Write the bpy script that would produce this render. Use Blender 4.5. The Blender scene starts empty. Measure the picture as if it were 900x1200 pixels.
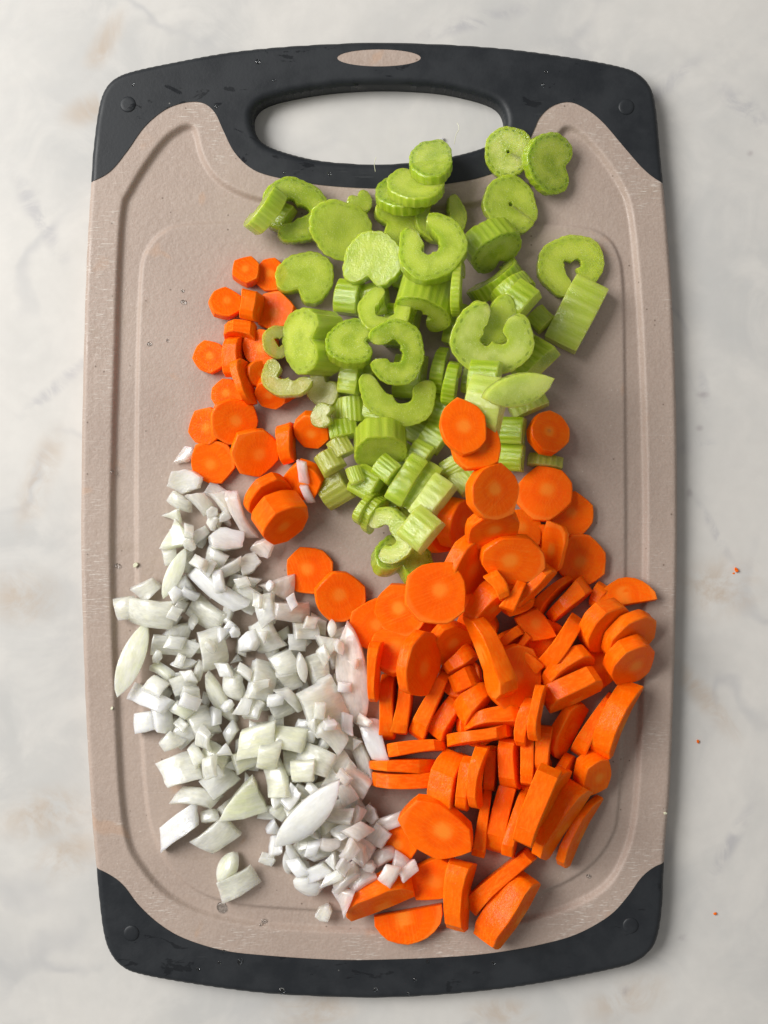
import bpy, bmesh, math, random
import numpy as np
from mathutils import Matrix, Vector

# ------------------------------------------------------------------ camera, world, lights, exposure
sc = bpy.context.scene
C = sc.collection
random.seed(7)
rng = np.random.default_rng(7)
U = 0.0004                 # metres per unit of the drawing grid (board is about 28 x 45 cm)
Z0 = 0.0088                # height of the board's working surface above the counter
D = 0.52                   # camera height above the working surface

cam_d = bpy.data.cameras.new('camera')
cam = bpy.data.objects.new('camera', cam_d)
C.objects.link(cam)
cam.location = (0, 0, Z0 + D)
cam.rotation_euler = (0, 0, 0)
cam_d.sensor_fit = 'VERTICAL'
cam_d.angle_y = 2 * math.atan(600 * U / D)
cam_d.clip_start = 0.02
cam_d.clip_end = 20
sc.camera = cam

world = bpy.data.worlds.new('World')
sc.world = world
world.use_nodes = True
world.node_tree.nodes['Background'].inputs[0].default_value = (1.0, 0.97, 0.93, 1)
world.node_tree.nodes['Background'].inputs[1].default_value = 0.27

def area(name, loc, target, sx, sy, power, col):
    l = bpy.data.lights.new(name, 'AREA')
    l.shape = 'RECTANGLE'; l.size = sx; l.size_y = sy
    l.energy = power; l.color = col
    o = bpy.data.objects.new(name, l)
    o.location = loc
    o.rotation_euler = (Vector(target) - Vector(loc)).to_track_quat('-Z', 'Y').to_euler()
    C.objects.link(o)
    return o
area('window_light', (-1.42, 0.58, 1.32), (0, 0, 0), 1.35, 1.1, 59, (1.0, 0.985, 0.96))

sc.view_settings.view_transform = 'Standard'
sc.view_settings.look = 'None'
sc.view_settings.exposure = 0.0
sc.view_settings.gamma = 1.0
sc.render.engine = 'CYCLES'
sc.cycles.use_denoising = True
sc.cycles.max_bounces = 10
sc.cycles.transmission_bounces = 6

# ------------------------------------------------------------------ node helpers
class NT:
    def __init__(s, name):
        s.m = bpy.data.materials.new(name); s.m.use_nodes = True
        s.t = s.m.node_tree; s.b = s.t.nodes['Principled BSDF']
    def n(s, typ, **kw):
        nd = s.t.nodes.new(typ)
        for k, v in kw.items(): setattr(nd, k, v)
        return nd
    def link(s, a, b): s.t.links.new(a, b)
    def put(s, sock, v):
        if hasattr(v, 'is_linked') or isinstance(v, bpy.types.NodeSocket): s.link(v, sock)
        else: sock.default_value = v
    def math(s, op, a, b=0.0, c=0.0, clamp=False):
        nd = s.n('ShaderNodeMath', operation=op); nd.use_clamp = clamp
        s.put(nd.inputs[0], a); s.put(nd.inputs[1], b); s.put(nd.inputs[2], c)
        return nd.outputs[0]
    def ramp(s, v, a, b, lo=0.0, hi=1.0):
        nd = s.n('ShaderNodeMapRange', interpolation_type='SMOOTHSTEP')
        s.put(nd.inputs[0], v); nd.inputs[1].default_value = a; nd.inputs[2].default_value = b
        nd.inputs[3].default_value = lo; nd.inputs[4].default_value = hi
        return nd.outputs[0]
    def mix(s, f, a, b, blend='MIX'):
        nd = s.n('ShaderNodeMix', data_type='RGBA', blend_type=blend)
        s.put(nd.inputs[0], f)
        s.put(nd.inputs[6], a if not isinstance(a, tuple) else (*a, 1)[:4])
        s.put(nd.inputs[7], b if not isinstance(b, tuple) else (*b, 1)[:4])
        return nd.outputs[2]
    def noise(s, vec, scale, detail=3, rough=0.5, dist=0.0):
        nd = s.n('ShaderNodeTexNoise')
        if vec is not None: s.link(vec, nd.inputs['Vector'])
        nd.inputs['Scale'].default_value = scale; nd.inputs['Detail'].default_value = detail
        nd.inputs['Roughness'].default_value = rough; nd.inputs['Distortion'].default_value = dist
        return nd.outputs['Fac']
    def attr(s, name):
        return s.n('ShaderNodeAttribute', attribute_name=name).outputs['Vector']
    def sep(s, v):
        nd = s.n('ShaderNodeSeparateXYZ'); s.link(v, nd.inputs[0]); return nd.outputs
    def scalev(s, v, sc3, loc=(0, 0, 0), rot=(0, 0, 0)):
        nd = s.n('ShaderNodeMapping'); s.link(v, nd.inputs[0])
        nd.inputs['Scale'].default_value = sc3; nd.inputs['Location'].default_value = loc
        nd.inputs['Rotation'].default_value = rot
        return nd.outputs[0]
    def offset_by(s, v, k):
        nd = s.n('ShaderNodeVectorMath', operation='ADD'); s.link(v, nd.inputs[0])
        cx = s.n('ShaderNodeCombineXYZ')
        for i in range(3): s.link(k, cx.inputs[i])
        s.link(cx.outputs[0], nd.inputs[1]); return nd.outputs[0]
    def bump(s, h, strength, dist, normal=None):
        nd = s.n('ShaderNodeBump'); nd.inputs['Strength'].default_value = strength
        nd.inputs['Distance'].default_value = dist
        s.link(h, nd.inputs['Height'])
        if normal is not None: s.link(normal, nd.inputs['Normal'])
        return nd.outputs[0]
    def see_through(s, f):
        tr = s.n('ShaderNodeBsdfTransparent'); mx = s.n('ShaderNodeMixShader'); out = s.t.nodes['Material Output']
        s.put(mx.inputs[0], f)
        s.link(s.b.outputs[0], mx.inputs[1]); s.link(tr.outputs[0], mx.inputs[2]); s.link(mx.outputs[0], out.inputs['Surface'])
    def set(s, **kw):
        for k, v in kw.items():
            s.put(s.b.inputs[k.replace('_', ' ')], v)

def pxy(px, py): return ((px - 450) * U, (600 - py) * U)

# ------------------------------------------------------------------ materials
def mat_marble():
    t = NT('marble'); g = t.n('ShaderNodeNewGeometry'); P = g.outputs['Position']
    big = t.noise(P, 9, 5, 0.55, 0.6)
    mid = t.noise(P, 26, 6, 0.6, 1.2)
    fine = t.noise(P, 140, 4, 0.6)
    col = t.mix(t.ramp(big, 0.36, 0.64), (0.63, 0.625, 0.605), (0.755, 0.735, 0.695))
    col = t.mix(t.ramp(mid, 0.40, 0.70, 0, 0.55), col, (0.80, 0.775, 0.73))
    # soft grey veins
    wn = t.n('ShaderNodeTexNoise'); t.link(P, wn.inputs['Vector']); wn.inputs['Scale'].default_value = 7; wn.inputs['Detail'].default_value = 5
    vm = t.n('ShaderNodeVectorMath', operation='MULTIPLY_ADD'); t.link(wn.outputs['Color'], vm.inputs[0])
    vm.inputs[1].default_value = (0.16, 0.16, 0); t.link(P, vm.inputs[2])
    v = t.noise(vm.outputs[0], 11, 2, 0.4)
    vein = t.math('ABSOLUTE', t.math('SUBTRACT', v, 0.5))
    vein = t.ramp(vein, 0.0, 0.028, 1, 0)
    gate = t.ramp(t.noise(P, 15, 3), 0.45, 0.68)
    col = t.mix(t.math('MULTIPLY', t.math('MULTIPLY', vein, gate), 0.34), col, (0.40, 0.41, 0.44))
    # mineral stains: warm patches and bluish grey spots with shapes of their own
    def spot(px, py, r, ang=0, asp=1.0):
        x, y = pxy(px, py)
        nd = t.n('ShaderNodeMapping', vector_type='TEXTURE'); t.link(P, nd.inputs[0])
        nd.inputs['Location'].default_value = (x, y, 0); nd.inputs['Rotation'].default_value = (0, 0, math.radians(ang))
        nd.inputs['Scale'].default_value = (r * U, r * U * asp, 1)
        l = t.n('ShaderNodeVectorMath', operation='LENGTH')
        mm = t.n('ShaderNodeVectorMath', operation='MULTIPLY'); t.link(nd.outputs[0], mm.inputs[0]); mm.inputs[1].default_value = (1, 1, 0)
        t.link(mm.outputs[0], l.inputs[0])
        return t.ramp(l.outputs['Value'], 0.1, 1.0, 1, 0)
    def many(lst):
        tot = None
        for a in lst:
            k = spot(*a); tot = k if tot is None else t.math('MAXIMUM', tot, k)
        return tot
    warm = many([(45, 960, 80, 10, .55), (70, 1010, 60, 30, .6), (20, 700, 60, 0, .8), (835, 825, 90, -50, .22), (365, 1192, 70, 0, .5),
                 (118, 40, 60, 60, .35), (100, 120, 50, 20, .5), (740, 1180, 70, 20, .5), (40, 560, 90, 70, .3), (590, 1196, 60, 0, .4), (850, 690, 70, 10, .7)])
    wmask = t.math('MULTIPLY', warm, t.ramp(t.noise(P, 42, 6, 0.7, 0.8), 0.34, 0.64))
    col = t.mix(t.math('MULTIPLY', wmask, 0.62), col, (0.56, 0.43, 0.31))
    cool = many([(832, 455, 30, -80, .3), (880, 120, 60, -40, .35), (790, 90, 70, 40, .2), (845, 625, 60, -60, .15), (820, 520, 40, 0, .5), (560, 15, 120, 15, .12), (60, 450, 80, 40, .15), (40, 250, 90, -60, .2), (860, 1000, 90, 60, .15)])
    cmask = t.math('MULTIPLY', cool, t.ramp(t.noise(P, 45, 5, 0.65, 1.5), 0.40, 0.62))
    col = t.mix(t.math('MULTIPLY', cmask, 0.42), col, (0.36, 0.36, 0.41))
    pur = many([(830, 460, 12, 0, .5), (826, 500, 7, 0, .8), (814, 577, 6, 0, 1.4), (886, 172, 6, 0, 1), (806, 1108, 9, 0, .7), (735, 1172, 14, 30, .6)])
    col = t.mix(t.math('MULTIPLY', pur, t.ramp(fine, .35, .6, 0, .4)), col, (0.32, 0.27, 0.29))
    col = t.mix(t.ramp(fine, 0.3, 0.7, 0, 0.10), col, (0.55, 0.53, 0.5))
    col = t.mix(1.0, col, (0.83, 0.83, 0.835), 'MULTIPLY')
    t.set(Base_Color=col, Roughness=t.ramp(mid, .3, .7, 0.32, 0.46), Normal=t.bump(fine, 0.06, 0.0004))
    t.b.inputs['Specular IOR Level'].default_value = 0.35
    t.b.inputs['Subsurface Weight'].default_value = 0.0
    return t.m

def mat_board():
    t = NT('wheat_plastic'); P = t.n('ShaderNodeNewGeometry').outputs['Position']
    blot = t.noise(P, 22, 4, 0.6)
    grain = t.noise(P, 900, 3, 0.6)
    grain2 = t.noise(P, 330, 3, 0.55)
    col = t.mix(t.ramp(blot, 0.3, 0.7), (0.43, 0.335, 0.28), (0.48, 0.38, 0.318))
    col = t.mix(t.ramp(grain, 0.35, 0.68, 0, 0.30), col, (0.57, 0.485, 0.43))
    vo = t.n('ShaderNodeTexVoronoi'); t.link(P, vo.inputs['Vector']); vo.inputs['Scale'].default_value = 260
    rnd = t.sep(vo.outputs['Color'])
    fleck = t.math('MULTIPLY', t.ramp(vo.outputs['Distance'], 0.05, 0.17, 1, 0), t.math('GREATER_THAN', rnd[0], 0.90))
    col = t.mix(t.math('MULTIPLY', fleck, 0.75), col, (0.14, 0.095, 0.07))
    vo2 = t.n('ShaderNodeTexVoronoi'); t.link(P, vo2.inputs['Vector']); vo2.inputs['Scale'].default_value = 420
    rnd2 = t.sep(vo2.outputs['Color'])
    fl2 = t.math('MULTIPLY', t.ramp(vo2.outputs['Distance'], 0.05, 0.2, 1, 0), t.math('GREATER_THAN', rnd2[1], 0.93))
    col = t.mix(t.math('MULTIPLY', fl2, 0.6), col, (0.68, 0.61, 0.54))
    # damp stains on the working surface
    st = t.ramp(t.noise(P, 38, 3, 0.55, 0.8), 0.60, 0.70)
    col = t.mix(t.math('MULTIPLY', st, 0.18), col, (0.36, 0.28, 0.20))
    # carrot juice tint patches
    cj = t.ramp(t.noise(P, 55, 2, 0.5, 0.5), 0.66, 0.74)
    col = t.mix(t.math('MULTIPLY', cj, 0.25), col, (0.60, 0.33, 0.17))
    # knife scratches: fine stretched noise, strong on the rim (attribute rim), two directions
    rim = t.sep(t.attr('zone'))[0]
    s1 = t.noise(t.scalev(P, (170, 1500, 1), rot=(0, 0, math.radians(8))), 1.0, 2, 0.6)
    s2 = t.noise(t.scalev(P, (130, 1300, 1), rot=(0, 0, math.radians(-22))), 1.0, 2, 0.6)
    sg = t.ramp(t.noise(P, 34, 2), 0.42, 0.62)
    scr = t.math('MULTIPLY', t.math('MAXIMUM', t.ramp(s1, 0.56, 0.68), t.ramp(s2, 0.60, 0.70)), t.math('MULTIPLY', t.math('MULTIPLY_ADD', rim, 0.95, 0.05), sg))
    col = t.mix(t.math('MULTIPLY', scr, 0.7), col, (0.80, 0.74, 0.67))
    h = t.math('ADD', t.math('MULTIPLY', grain2, 0.8), t.math('MULTIPLY', grain, 0.35))
    ks = None
    for a, sx in ((12, 22), (-35, 30), (64, 26), (100, 24)):
        k_ = t.ramp(t.noise(t.scalev(P, (sx, 1900, 1), rot=(0, 0, math.radians(a))), 1.0, 1, .5), .72, .76)
        ks = k_ if ks is None else t.math('MAXIMUM', ks, k_)
    ks = t.math('MULTIPLY', ks, t.ramp(t.noise(P, 24, 2), .48, .62))
    col = t.mix(t.math('MULTIPLY', ks, 0.30), col, (0.70, 0.62, 0.55))
    h = t.math('ADD', h, t.math('MULTIPLY', scr, 0.25))
    h = t.math('SUBTRACT', h, t.math('MULTIPLY', ks, 0.12))
    wet = t.ramp(t.noise(P, 30, 2, 0.5), 0.60, 0.70)
    col = t.mix(1.0, col, (0.85, 0.84, 0.835), 'MULTIPLY')
    t.set(Base_Color=col, Roughness=t.math('SUBTRACT', 0.50, t.math('MULTIPLY', wet, 0.2)), Normal=t.bump(h, 0.7, 0.00045))
    t.b.inputs['Specular IOR Level'].default_value = 0.4
    return t.m

def mat_rubber():
    t = NT('charcoal_rubber'); P = t.n('ShaderNodeNewGeometry').outputs['Position']
    a = t.noise(P, 60, 5, 0.6); f = t.noise(P, 700, 3, 0.6)
    wet = t.ramp(t.noise(t.scalev(P, (1, 2.2, 1)), 52, 5, 0.62, 0.7), 0.625, 0.65)
    col = t.mix(t.ramp(a, 0.3, 0.7), (0.012, 0.0145, 0.018), (0.020, 0.023, 0.027))
    col = t.mix(t.math('MULTIPLY', wet, 0.6), col, (0.008, 0.009, 0.011))
    s = t.noise(t.scalev(P, (60, 1200, 1), rot=(0, 0, math.radians(30))), 1, 1, .5)
    sg = t.math('MULTIPLY', t.ramp(s, 0.70, 0.78), t.ramp(t.noise(P, 40, 2), .5, .65))
    col = t.mix(t.math('MULTIPLY', sg, 0.35), col, (0.09, 0.095, 0.10))
    vo = t.n('ShaderNodeTexVoronoi'); t.link(P, vo.inputs['Vector']); vo.inputs['Scale'].default_value = 190
    rn = t.sep(vo.outputs['Color'])
    dust = t.math('MULTIPLY', t.ramp(vo.outputs['Distance'], 0.03, 0.10, 1, 0), t.math('GREATER_THAN', rn[0], 0.95))
    col = t.mix(t.math('MULTIPLY', dust, 0.6), col, (0.30, 0.29, 0.27))
    rough = t.math('SUBTRACT', t.ramp(a, 0.3, 0.7, 0.42, 0.58), t.math('MULTIPLY', wet, 0.22))
    t.set(Base_Color=col, Roughness=rough, Normal=t.bump(f, 0.25, 0.0002))
    t.b.inputs['Specular IOR Level'].default_value = 0.36
    return t.m

def mat_carrot():
    t = NT('carrot_flesh')
    A = t.sep(t.attr('shape')); oc = t.n('ShaderNodeTexCoord').outputs['Object']
    rnd = t.n('ShaderNodeObjectInfo').outputs['Random']
    ocr = t.offset_by(oc, t.math('MULTIPLY', rnd, 7.0))
    rn2 = t.math('FRACT', t.math('MULTIPLY', rnd, 17.3)); rn3 = t.math('FRACT', t.math('MULTIPLY', rnd, 53.7))
    x = t.math('ADD', A[0], t.math('MULTIPLY_ADD', rn2, .3, -.15)); y = t.math('ADD', A[1], t.math('MULTIPLY_ADD', rn3, .3, -.15)); cap = A[2]            # radius fraction x, y and 1 on the cut faces
    n1 = t.noise(ocr, 260, 3, 0.6)
    r = t.math('SQRT', t.math('ADD', t.math('MULTIPLY', x, x), t.math('MULTIPLY', y, y)))
    r = t.math('ADD', r, t.math('MULTIPLY', t.math('SUBTRACT', n1, 0.5), 0.14))
    col = t.mix(t.ramp(t.noise(ocr, 90, 2), .35, .65), (0.96, 0.112, 0.0003), (0.98, 0.145, 0.0006))
    # core, cambium ring, outer flesh
    core = t.ramp(r, 0.10, 0.34, 1, 0)
    ring = t.math('MULTIPLY', t.ramp(r, 0.34, 0.44), t.ramp(r, 0.46, 0.60, 1, 0))
    ang = t.math('ARCTAN2', y, x)
    ray = t.math('SINE', t.math('MULTIPLY_ADD', ang, 26.0, t.math('MULTIPLY', n1, 6.0)))
    raym = t.math('MULTIPLY', t.ramp(ray, -0.2, 1.0), t.math('MULTIPLY', t.ramp(r, 0.2, 0.45), t.ramp(r, .85, 1.0, 1, .4)))
    c2 = t.mix(t.math('MULTIPLY', core, 0.75), col, (0.95, 0.29, 0.03))
    c2 = t.mix(t.math('MULTIPLY', ring, 0.45), c2, (0.88, 0.080, 0.0005))
    c2 = t.mix(t.math('MULTIPLY', raym, 0.07), c2, (0.95, 0.30, 0.03))
    speck = t.ramp(t.noise(ocr, 1500, 2, 0.6), 0.56, 0.72)
    c2 = t.mix(t.math('MULTIPLY', speck, 0.20), c2, (0.95, 0.30, 0.04))
    c2 = t.mix(t.math('MULTIPLY', t.ramp(r, .90, 1.02), 0.35), c2, (0.96, 0.33, 0.05))
    kn = t.noise(t.scalev(ocr, (60, 1500, 60)), 1.0, 2, .6)
    c2 = t.mix(t.ramp(kn, .50, .70, 0, .22), c2, (0.96, 0.30, 0.03))
    # peeled side: faint cross streaks
    st = t.noise(t.scalev(ocr, (240, 240, 900)), 1.0, 3, 0.6)
    c1 = t.mix(t.ramp(st, 0.42, 0.66, 0, 0.36), col, (0.94, 0.26, 0.02))
    fin = t.mix(cap, c1, c2)
    fin = t.mix(t.math('MULTIPLY', rn3, 0.30), fin, (0.97, 0.185, 0.002))
    fin = t.mix(t.math('MULTIPLY', t.ramp(t.noise(ocr, 60, 2), .5, .72), .25), fin, (0.86, 0.095, 0.001))
    h = t.math('ADD', t.math('MULTIPLY', t.noise(ocr, 1100, 3, 0.6), 0.6), t.math('MULTIPLY', raym, 0.10))
    t.set(Base_Color=fin, Roughness=t.ramp(t.noise(ocr, 400, 2), .3, .7, 0.34, 0.56), Normal=t.bump(h, 0.5, 0.0005))
    b = t.b
    b.inputs['Subsurface Weight'].default_value = 0.5
    b.inputs['Subsurface Radius'].default_value = (1.0, 0.32, 0.08)
    b.inputs['Subsurface Scale'].default_value = 0.0026
    b.inputs['Specular IOR Level'].default_value = 0.05
    b.inputs['Coat Weight'].default_value = 0.12
    b.inputs['Coat Roughness'].default_value = 0.16
    t.link(t.bump(t.noise(ocr, 420, 3, .6), 0.5, 0.0008), b.inputs['Coat Normal'])
    return t.m

def mat_celery(name='celery_flesh', dark=(0.31, 0.455, 0.003), light=(0.66, 0.76, 0.10), trans=0.26):
    t = NT(name)
    A = t.sep(t.attr('shape')); oc = t.n('ShaderNodeTexCoord').outputs['Object']
    rnd = t.n('ShaderNodeObjectInfo').outputs['Random']
    ocr = t.offset_by(oc, t.math('MULTIPLY', rnd, 7.0))
    u, v, cap = A[0], A[1], A[2]
    n1 = t.noise(ocr, 150, 4, 0.6)
    n2 = t.noise(ocr, 1300, 3, 0.6)
    # pale pith towards the middle of the wall, greener towards both skins
    depth = t.math('SUBTRACT', 1.0, t.math('ABSOLUTE', t.math('MULTIPLY_ADD', v, 2.0, -1.0)))
    depth = t.math('ADD', depth, t.math('MULTIPLY', t.math('SUBTRACT', n1, 0.5), 0.5))
    capcol = t.mix(t.ramp(depth, 0.05, 0.85, 0, 0.8), dark, light)
    pale = t.ramp(n2, 0.55, 0.72)
    capcol = t.mix(t.math('MULTIPLY', pale, 0.42), capcol, (0.74, 0.82, 0.38))
    deep = t.ramp(t.noise(ocr, 95, 3, .6), .42, .66)
    capcol = t.mix(t.math('MULTIPLY', deep, 0.65), capcol, tuple(c * k for c, k in zip(dark, (.78, .84, .7))))
    sp = t.ramp(t.noise(ocr, 2300, 2, .5), .60, .70)  # fine pale specks: cells and wet sparkle highlights painted into the colour
    capcol = t.mix(t.math('MULTIPLY', sp, t.ramp(n1, .36, .60, .3, .75)), capcol, (0.82, 0.87, 0.52))
    # vascular bundles near the outer skin
    fu = t.math('SUBTRACT', t.math('FRACT', t.math('MULTIPLY', u, 19.0)), 0.5)
    fv = t.math('MULTIPLY', t.math('SUBTRACT', v, 0.15), 6.5)
    dd = t.math('SQRT', t.math('ADD', t.math('MULTIPLY', fu, fu), t.math('MULTIPLY', fv, fv)))
    dot = t.math('MULTIPLY', t.ramp(dd, 0.14, 0.36, 1, 0), t.ramp(n1, .3, .55, .5, .95))
    capcol = t.mix(t.math('MULTIPLY', dot, 0.8), capcol, (0.14, 0.23, 0.004))
    # ribbed outside: threads run along the stalk, spread over u
    thr = t.math('SINE', t.math('MULTIPLY', u, 19 * 2 * math.pi))
    sidecol = t.mix(t.ramp(thr, -0.4, 1.0, 0, 0.28), dark, light)
    stn = t.noise(t.scalev(ocr, (700, 700, 60)), 1.0, 3, 0.6)
    sidecol = t.mix(t.ramp(stn, 0.45, 0.68, 0, 0.3), sidecol, light)
    col = t.mix(cap, sidecol, capcol)
    bright = t.math('MULTIPLY_ADD', rnd, 0.45, 0.0)
    col = t.mix(bright, col, light)
    h = t.math('ADD', t.math('MULTIPLY', n2, 0.6), t.math('MULTIPLY', t.math('MULTIPLY', thr, t.math('SUBTRACT', 1.0, cap)), 0.3))
    h = t.math('ADD', h, t.math('MULTIPLY', n1, 0.8))
    t.set(Base_Color=col, Roughness=t.ramp(n1, .35, .65, 0.09, 0.27), Normal=t.bump(h, 0.6, 0.0007))
    b = t.b
    b.inputs['Subsurface Weight'].default_value = 0.9
    b.inputs['Subsurface Radius'].default_value = (0.85, 1.0, 0.22)
    b.inputs['Subsurface Scale'].default_value = 0.0075
    b.inputs['IOR'].default_value = 1.4
    b.inputs['Specular IOR Level'].default_value = 0.55
    b.inputs['Coat Weight'].default_value = 0.6
    b.inputs['Coat Roughness'].default_value = 0.06
    t.link(t.bump(t.noise(ocr, 330, 3, .55), 0.6, 0.0012), b.inputs['Coat Normal'])
    t.see_through(trans)
    return t.m

def mat_onion(name, col, tint, trans=0.22):
    t = NT(name)
    oc = t.n('ShaderNodeTexCoord').outputs['Object']
    rnd = t.n('ShaderNodeObjectInfo').outputs['Random']
    ocr = t.offset_by(oc, t.math('MULTIPLY', rnd, 7.0))
    st = t.noise(t.scalev(ocr, (90, 900, 300)), 1.0, 3, 0.6)
    n = t.noise(ocr, 120, 3, 0.6); fine = t.noise(ocr, 1400, 2, 0.6)
    c = t.mix(t.ramp(n, 0.35, 0.68, 0, 0.8), col, tint)
    c = t.mix(t.ramp(st, 0.45, 0.66, 0, 0.38), c, (0.93, 0.93, 0.87))
    h = t.math('ADD', t.math('MULTIPLY', st, 0.4), t.math('MULTIPLY', n, 1.6))
    t.set(Base_Color=c, Roughness=t.ramp(n, .3, .7, 0.10, 0.26), Normal=t.bump(h, 0.55, 0.0007))
    b = t.b
    b.inputs['Subsurface Weight'].default_value = 1.0
    b.inputs['Subsurface Radius'].default_value = (1.0, 0.96, 0.78)
    b.inputs['Subsurface Scale'].default_value = 0.0075
    b.inputs['IOR'].default_value = 1.4
    b.inputs['Specular IOR Level'].default_value = 0.8
    b.inputs['Coat Weight'].default_value = 0.6
    b.inputs['Coat Roughness'].default_value = 0.06
    t.link(t.bump(t.noise(ocr, 260, 2, .5), 0.5, 0.0012), b.inputs['Coat Normal'])
    lay = t.math('MULTIPLY', t.ramp(t.noise(t.scalev(ocr, (90, 230, 160)), 1.0, 3, .6), .28, .70, 1, .3), trans)
    t.see_through(lay)
    return t.m

def mat_water():
    t = NT('water')
    n = t.noise(t.n('ShaderNodeTexCoord').outputs['Object'], 300, 1)
    t.set(Base_Color=(0.95, 0.97, 0.98, 1), Roughness=t.math('MULTIPLY', n, 0.05))
    t.b.inputs['Transmission Weight'].default_value = 1.0
    t.b.inputs['IOR'].default_value = 1.33
    return t.m

def mat_fibre():
    t = NT('pale_fibre'); n = t.noise(t.n('ShaderNodeTexCoord').outputs['Object'], 800, 2)
    t.set(Base_Color=t.mix(n, (0.62, 0.62, 0.42), (0.78, 0.76, 0.6)), Roughness=0.5)
    return t.m

MAT = dict(marble=mat_marble(), board=mat_board(), rubber=mat_rubber(), carrot=mat_carrot(),
           celery=mat_celery(), celery_pale=mat_celery('celery_pale', (0.42, 0.55, 0.02), (0.74, 0.81, 0.23), 0.30),
           celery_olive=mat_celery('celery_olive', (0.40, 0.44, 0.03), (0.58, 0.58, 0.16), 0.30),
           white=mat_onion('onion_white', (0.94, 0.92, 0.79), (0.91, 0.90, 0.72), 0.40),
           green=mat_onion('onion_green', (0.86, 0.91, 0.62), (0.92, 0.93, 0.75), 0.32),
           yellow=mat_onion('onion_yellow', (0.94, 0.93, 0.64), (0.93, 0.93, 0.72), 0.36),
           pink=mat_onion('onion_pink', (0.92, 0.80, 0.72), (0.90, 0.76, 0.67), 0.46),
           clear=mat_onion('onion_clear', (0.93, 0.92, 0.76), (0.90, 0.90, 0.70), 0.56),
           bright=mat_onion('onion_bright', (0.93, 0.93, 0.86), (0.91, 0.91, 0.83), 0.24),
           water=mat_water(), fibre=mat_fibre())

def new_obj(name, me, parent=None, mat=None):
    o = bpy.data.objects.new(name, me); C.objects.link(o)
    if mat is not None and me is not None and not me.materials: me.materials.append(mat)
    if parent is not None: o.parent = parent
    return o
def tag(o, label, cat, group=None):
    o['label'] = label; o['category'] = cat
    if group: o['group'] = group

# ------------------------------------------------------------------ counter top
bm = bmesh.new()
bmesh.ops.create_grid(bm, x_segments=2, y_segments=2, size=0.6)
me = bpy.data.meshes.new('countertop'); bm.to_mesh(me); bm.free()
ct = new_obj('countertop', me, None, MAT['marble']); ct['kind'] = 'structure'; ct['label'] = 'white marble countertop with grey veins and warm brown stains'

# ------------------------------------------------------------------ cutting board (height field clipped by outlines)
def spline(pts, n=10):
    p = np.array(pts, float); out = []
    N = len(p)
    for i in range(N):
        p0, p1, p2, p3 = p[i - 1], p[i], p[(i + 1) % N], p[(i + 2) % N]
        for k in range(n):
            t = k / n
            out.append(0.5 * (2 * p1 + (p2 - p0) * t + (2 * p0 - 5 * p1 + 4 * p2 - p3) * t * t + (3 * p1 - p0 - 3 * p2 + p3) * t ** 3))
    return np.array(out)

def sdf_poly(poly, X, Y):
    x, y = X.ravel(), Y.ravel()
    d2 = np.full(x.shape, 1e18); ins = np.zeros(x.shape, bool)
    a = poly; b = np.roll(poly, -1, 0)
    for (ax, ay), (bx, by) in zip(a, b):
        ex, ey = bx - ax, by - ay; L = ex * ex + ey * ey
        if L < 1e-9: continue
        wx, wy = x - ax, y - ay
        tt = np.clip((wx * ex + wy * ey) / L, 0, 1)
        d2 = np.minimum(d2, (wx - ex * tt) ** 2 + (wy - ey * tt) ** 2)
        if ay != by:
            c = (ay > y) != (by > y)
            ins ^= c & (x < (bx - ax) * (y - ay) / (by - ay) + ax)
    d = np.sqrt(d2)
    return np.where(ins, -d, d).reshape(X.shape)

outline = spline([(107, 213), (109, 180), (115, 132), (122, 107), (135, 92), (158, 83), (205, 73), (265, 62), (330, 55), (400, 51), (445, 50), (520, 52), (600, 58),
    (680, 69), (730, 79), (750, 88), (763, 104), (769, 130), (774, 185), (777, 215), (781, 260), (787, 340), (791, 430), (793, 520), (793.5, 620), (792, 720), (789, 820),
    (785, 920), (780, 980), (778, 1012), (776, 1060), (771, 1095), (762, 1114), (745, 1127), (720, 1135), (640, 1151), (560, 1162), (460, 1169), (380, 1168), (300, 1163),
    (220, 1152), (162, 1141), (141, 1131), (128, 1114), (121, 1090), (116, 1050), (113, 1016), (108, 960), (102, 860), (98, 760), (95, 640), (96, 520), (98, 420), (101, 320), (104, 260)], 4)
hole = spline([(296, 138), (300, 127), (312, 118), (340, 110), (390, 102), (450, 99), (510, 102), (552, 110), (578, 119), (589, 130), (592, 146), (585, 160), (570, 171), (542, 180),
    (500, 188), (450, 192), (410, 191), (370, 187), (330, 177), (308, 167), (299, 154)], 4)
def open_spline(pts, n=5):
    p = [pts[0]] + list(pts)+ [pts[-1]]
    return spline(p, n)[n:-2 * n + 1]
top_edge = open_spline([(90, 219), (108, 214), (130, 202), (150, 178), (170, 150), (194, 130), (218, 121.5), (238, 122), (252, 133), (262, 154), (274, 178), (290, 195), (309, 205), (345, 213),
    (386, 219), (445, 222), (500, 219), (540, 214), (566, 208), (594, 197), (612, 180), (625, 154), (632, 139), (646, 126), (666, 121), (686, 129), (706, 145), (730, 173), (754, 200), (775, 215), (800, 222)])
bot_edge = open_spline([(90, 1010), (113, 1016), (133, 1026), (147, 1038), (163, 1059), (187, 1081), (216, 1098), (261, 1112), (310, 1118), (388, 1123), (450, 1123), (532, 1119.5), (586, 1114), (635, 1105),
    (676, 1093), (713, 1072), (734, 1050), (750, 1028), (764, 1016), (778, 1010), (800, 1005)])
rub_top = np.vstack([top_edge, [(1000, 222), (1000, -100), (-100, -100), (-100, 219)]])
rub_bot = np.vstack([bot_edge, [(1000, 1005), (1000, 1300), (-100, 1300), (-100, 1010)]])
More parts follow.
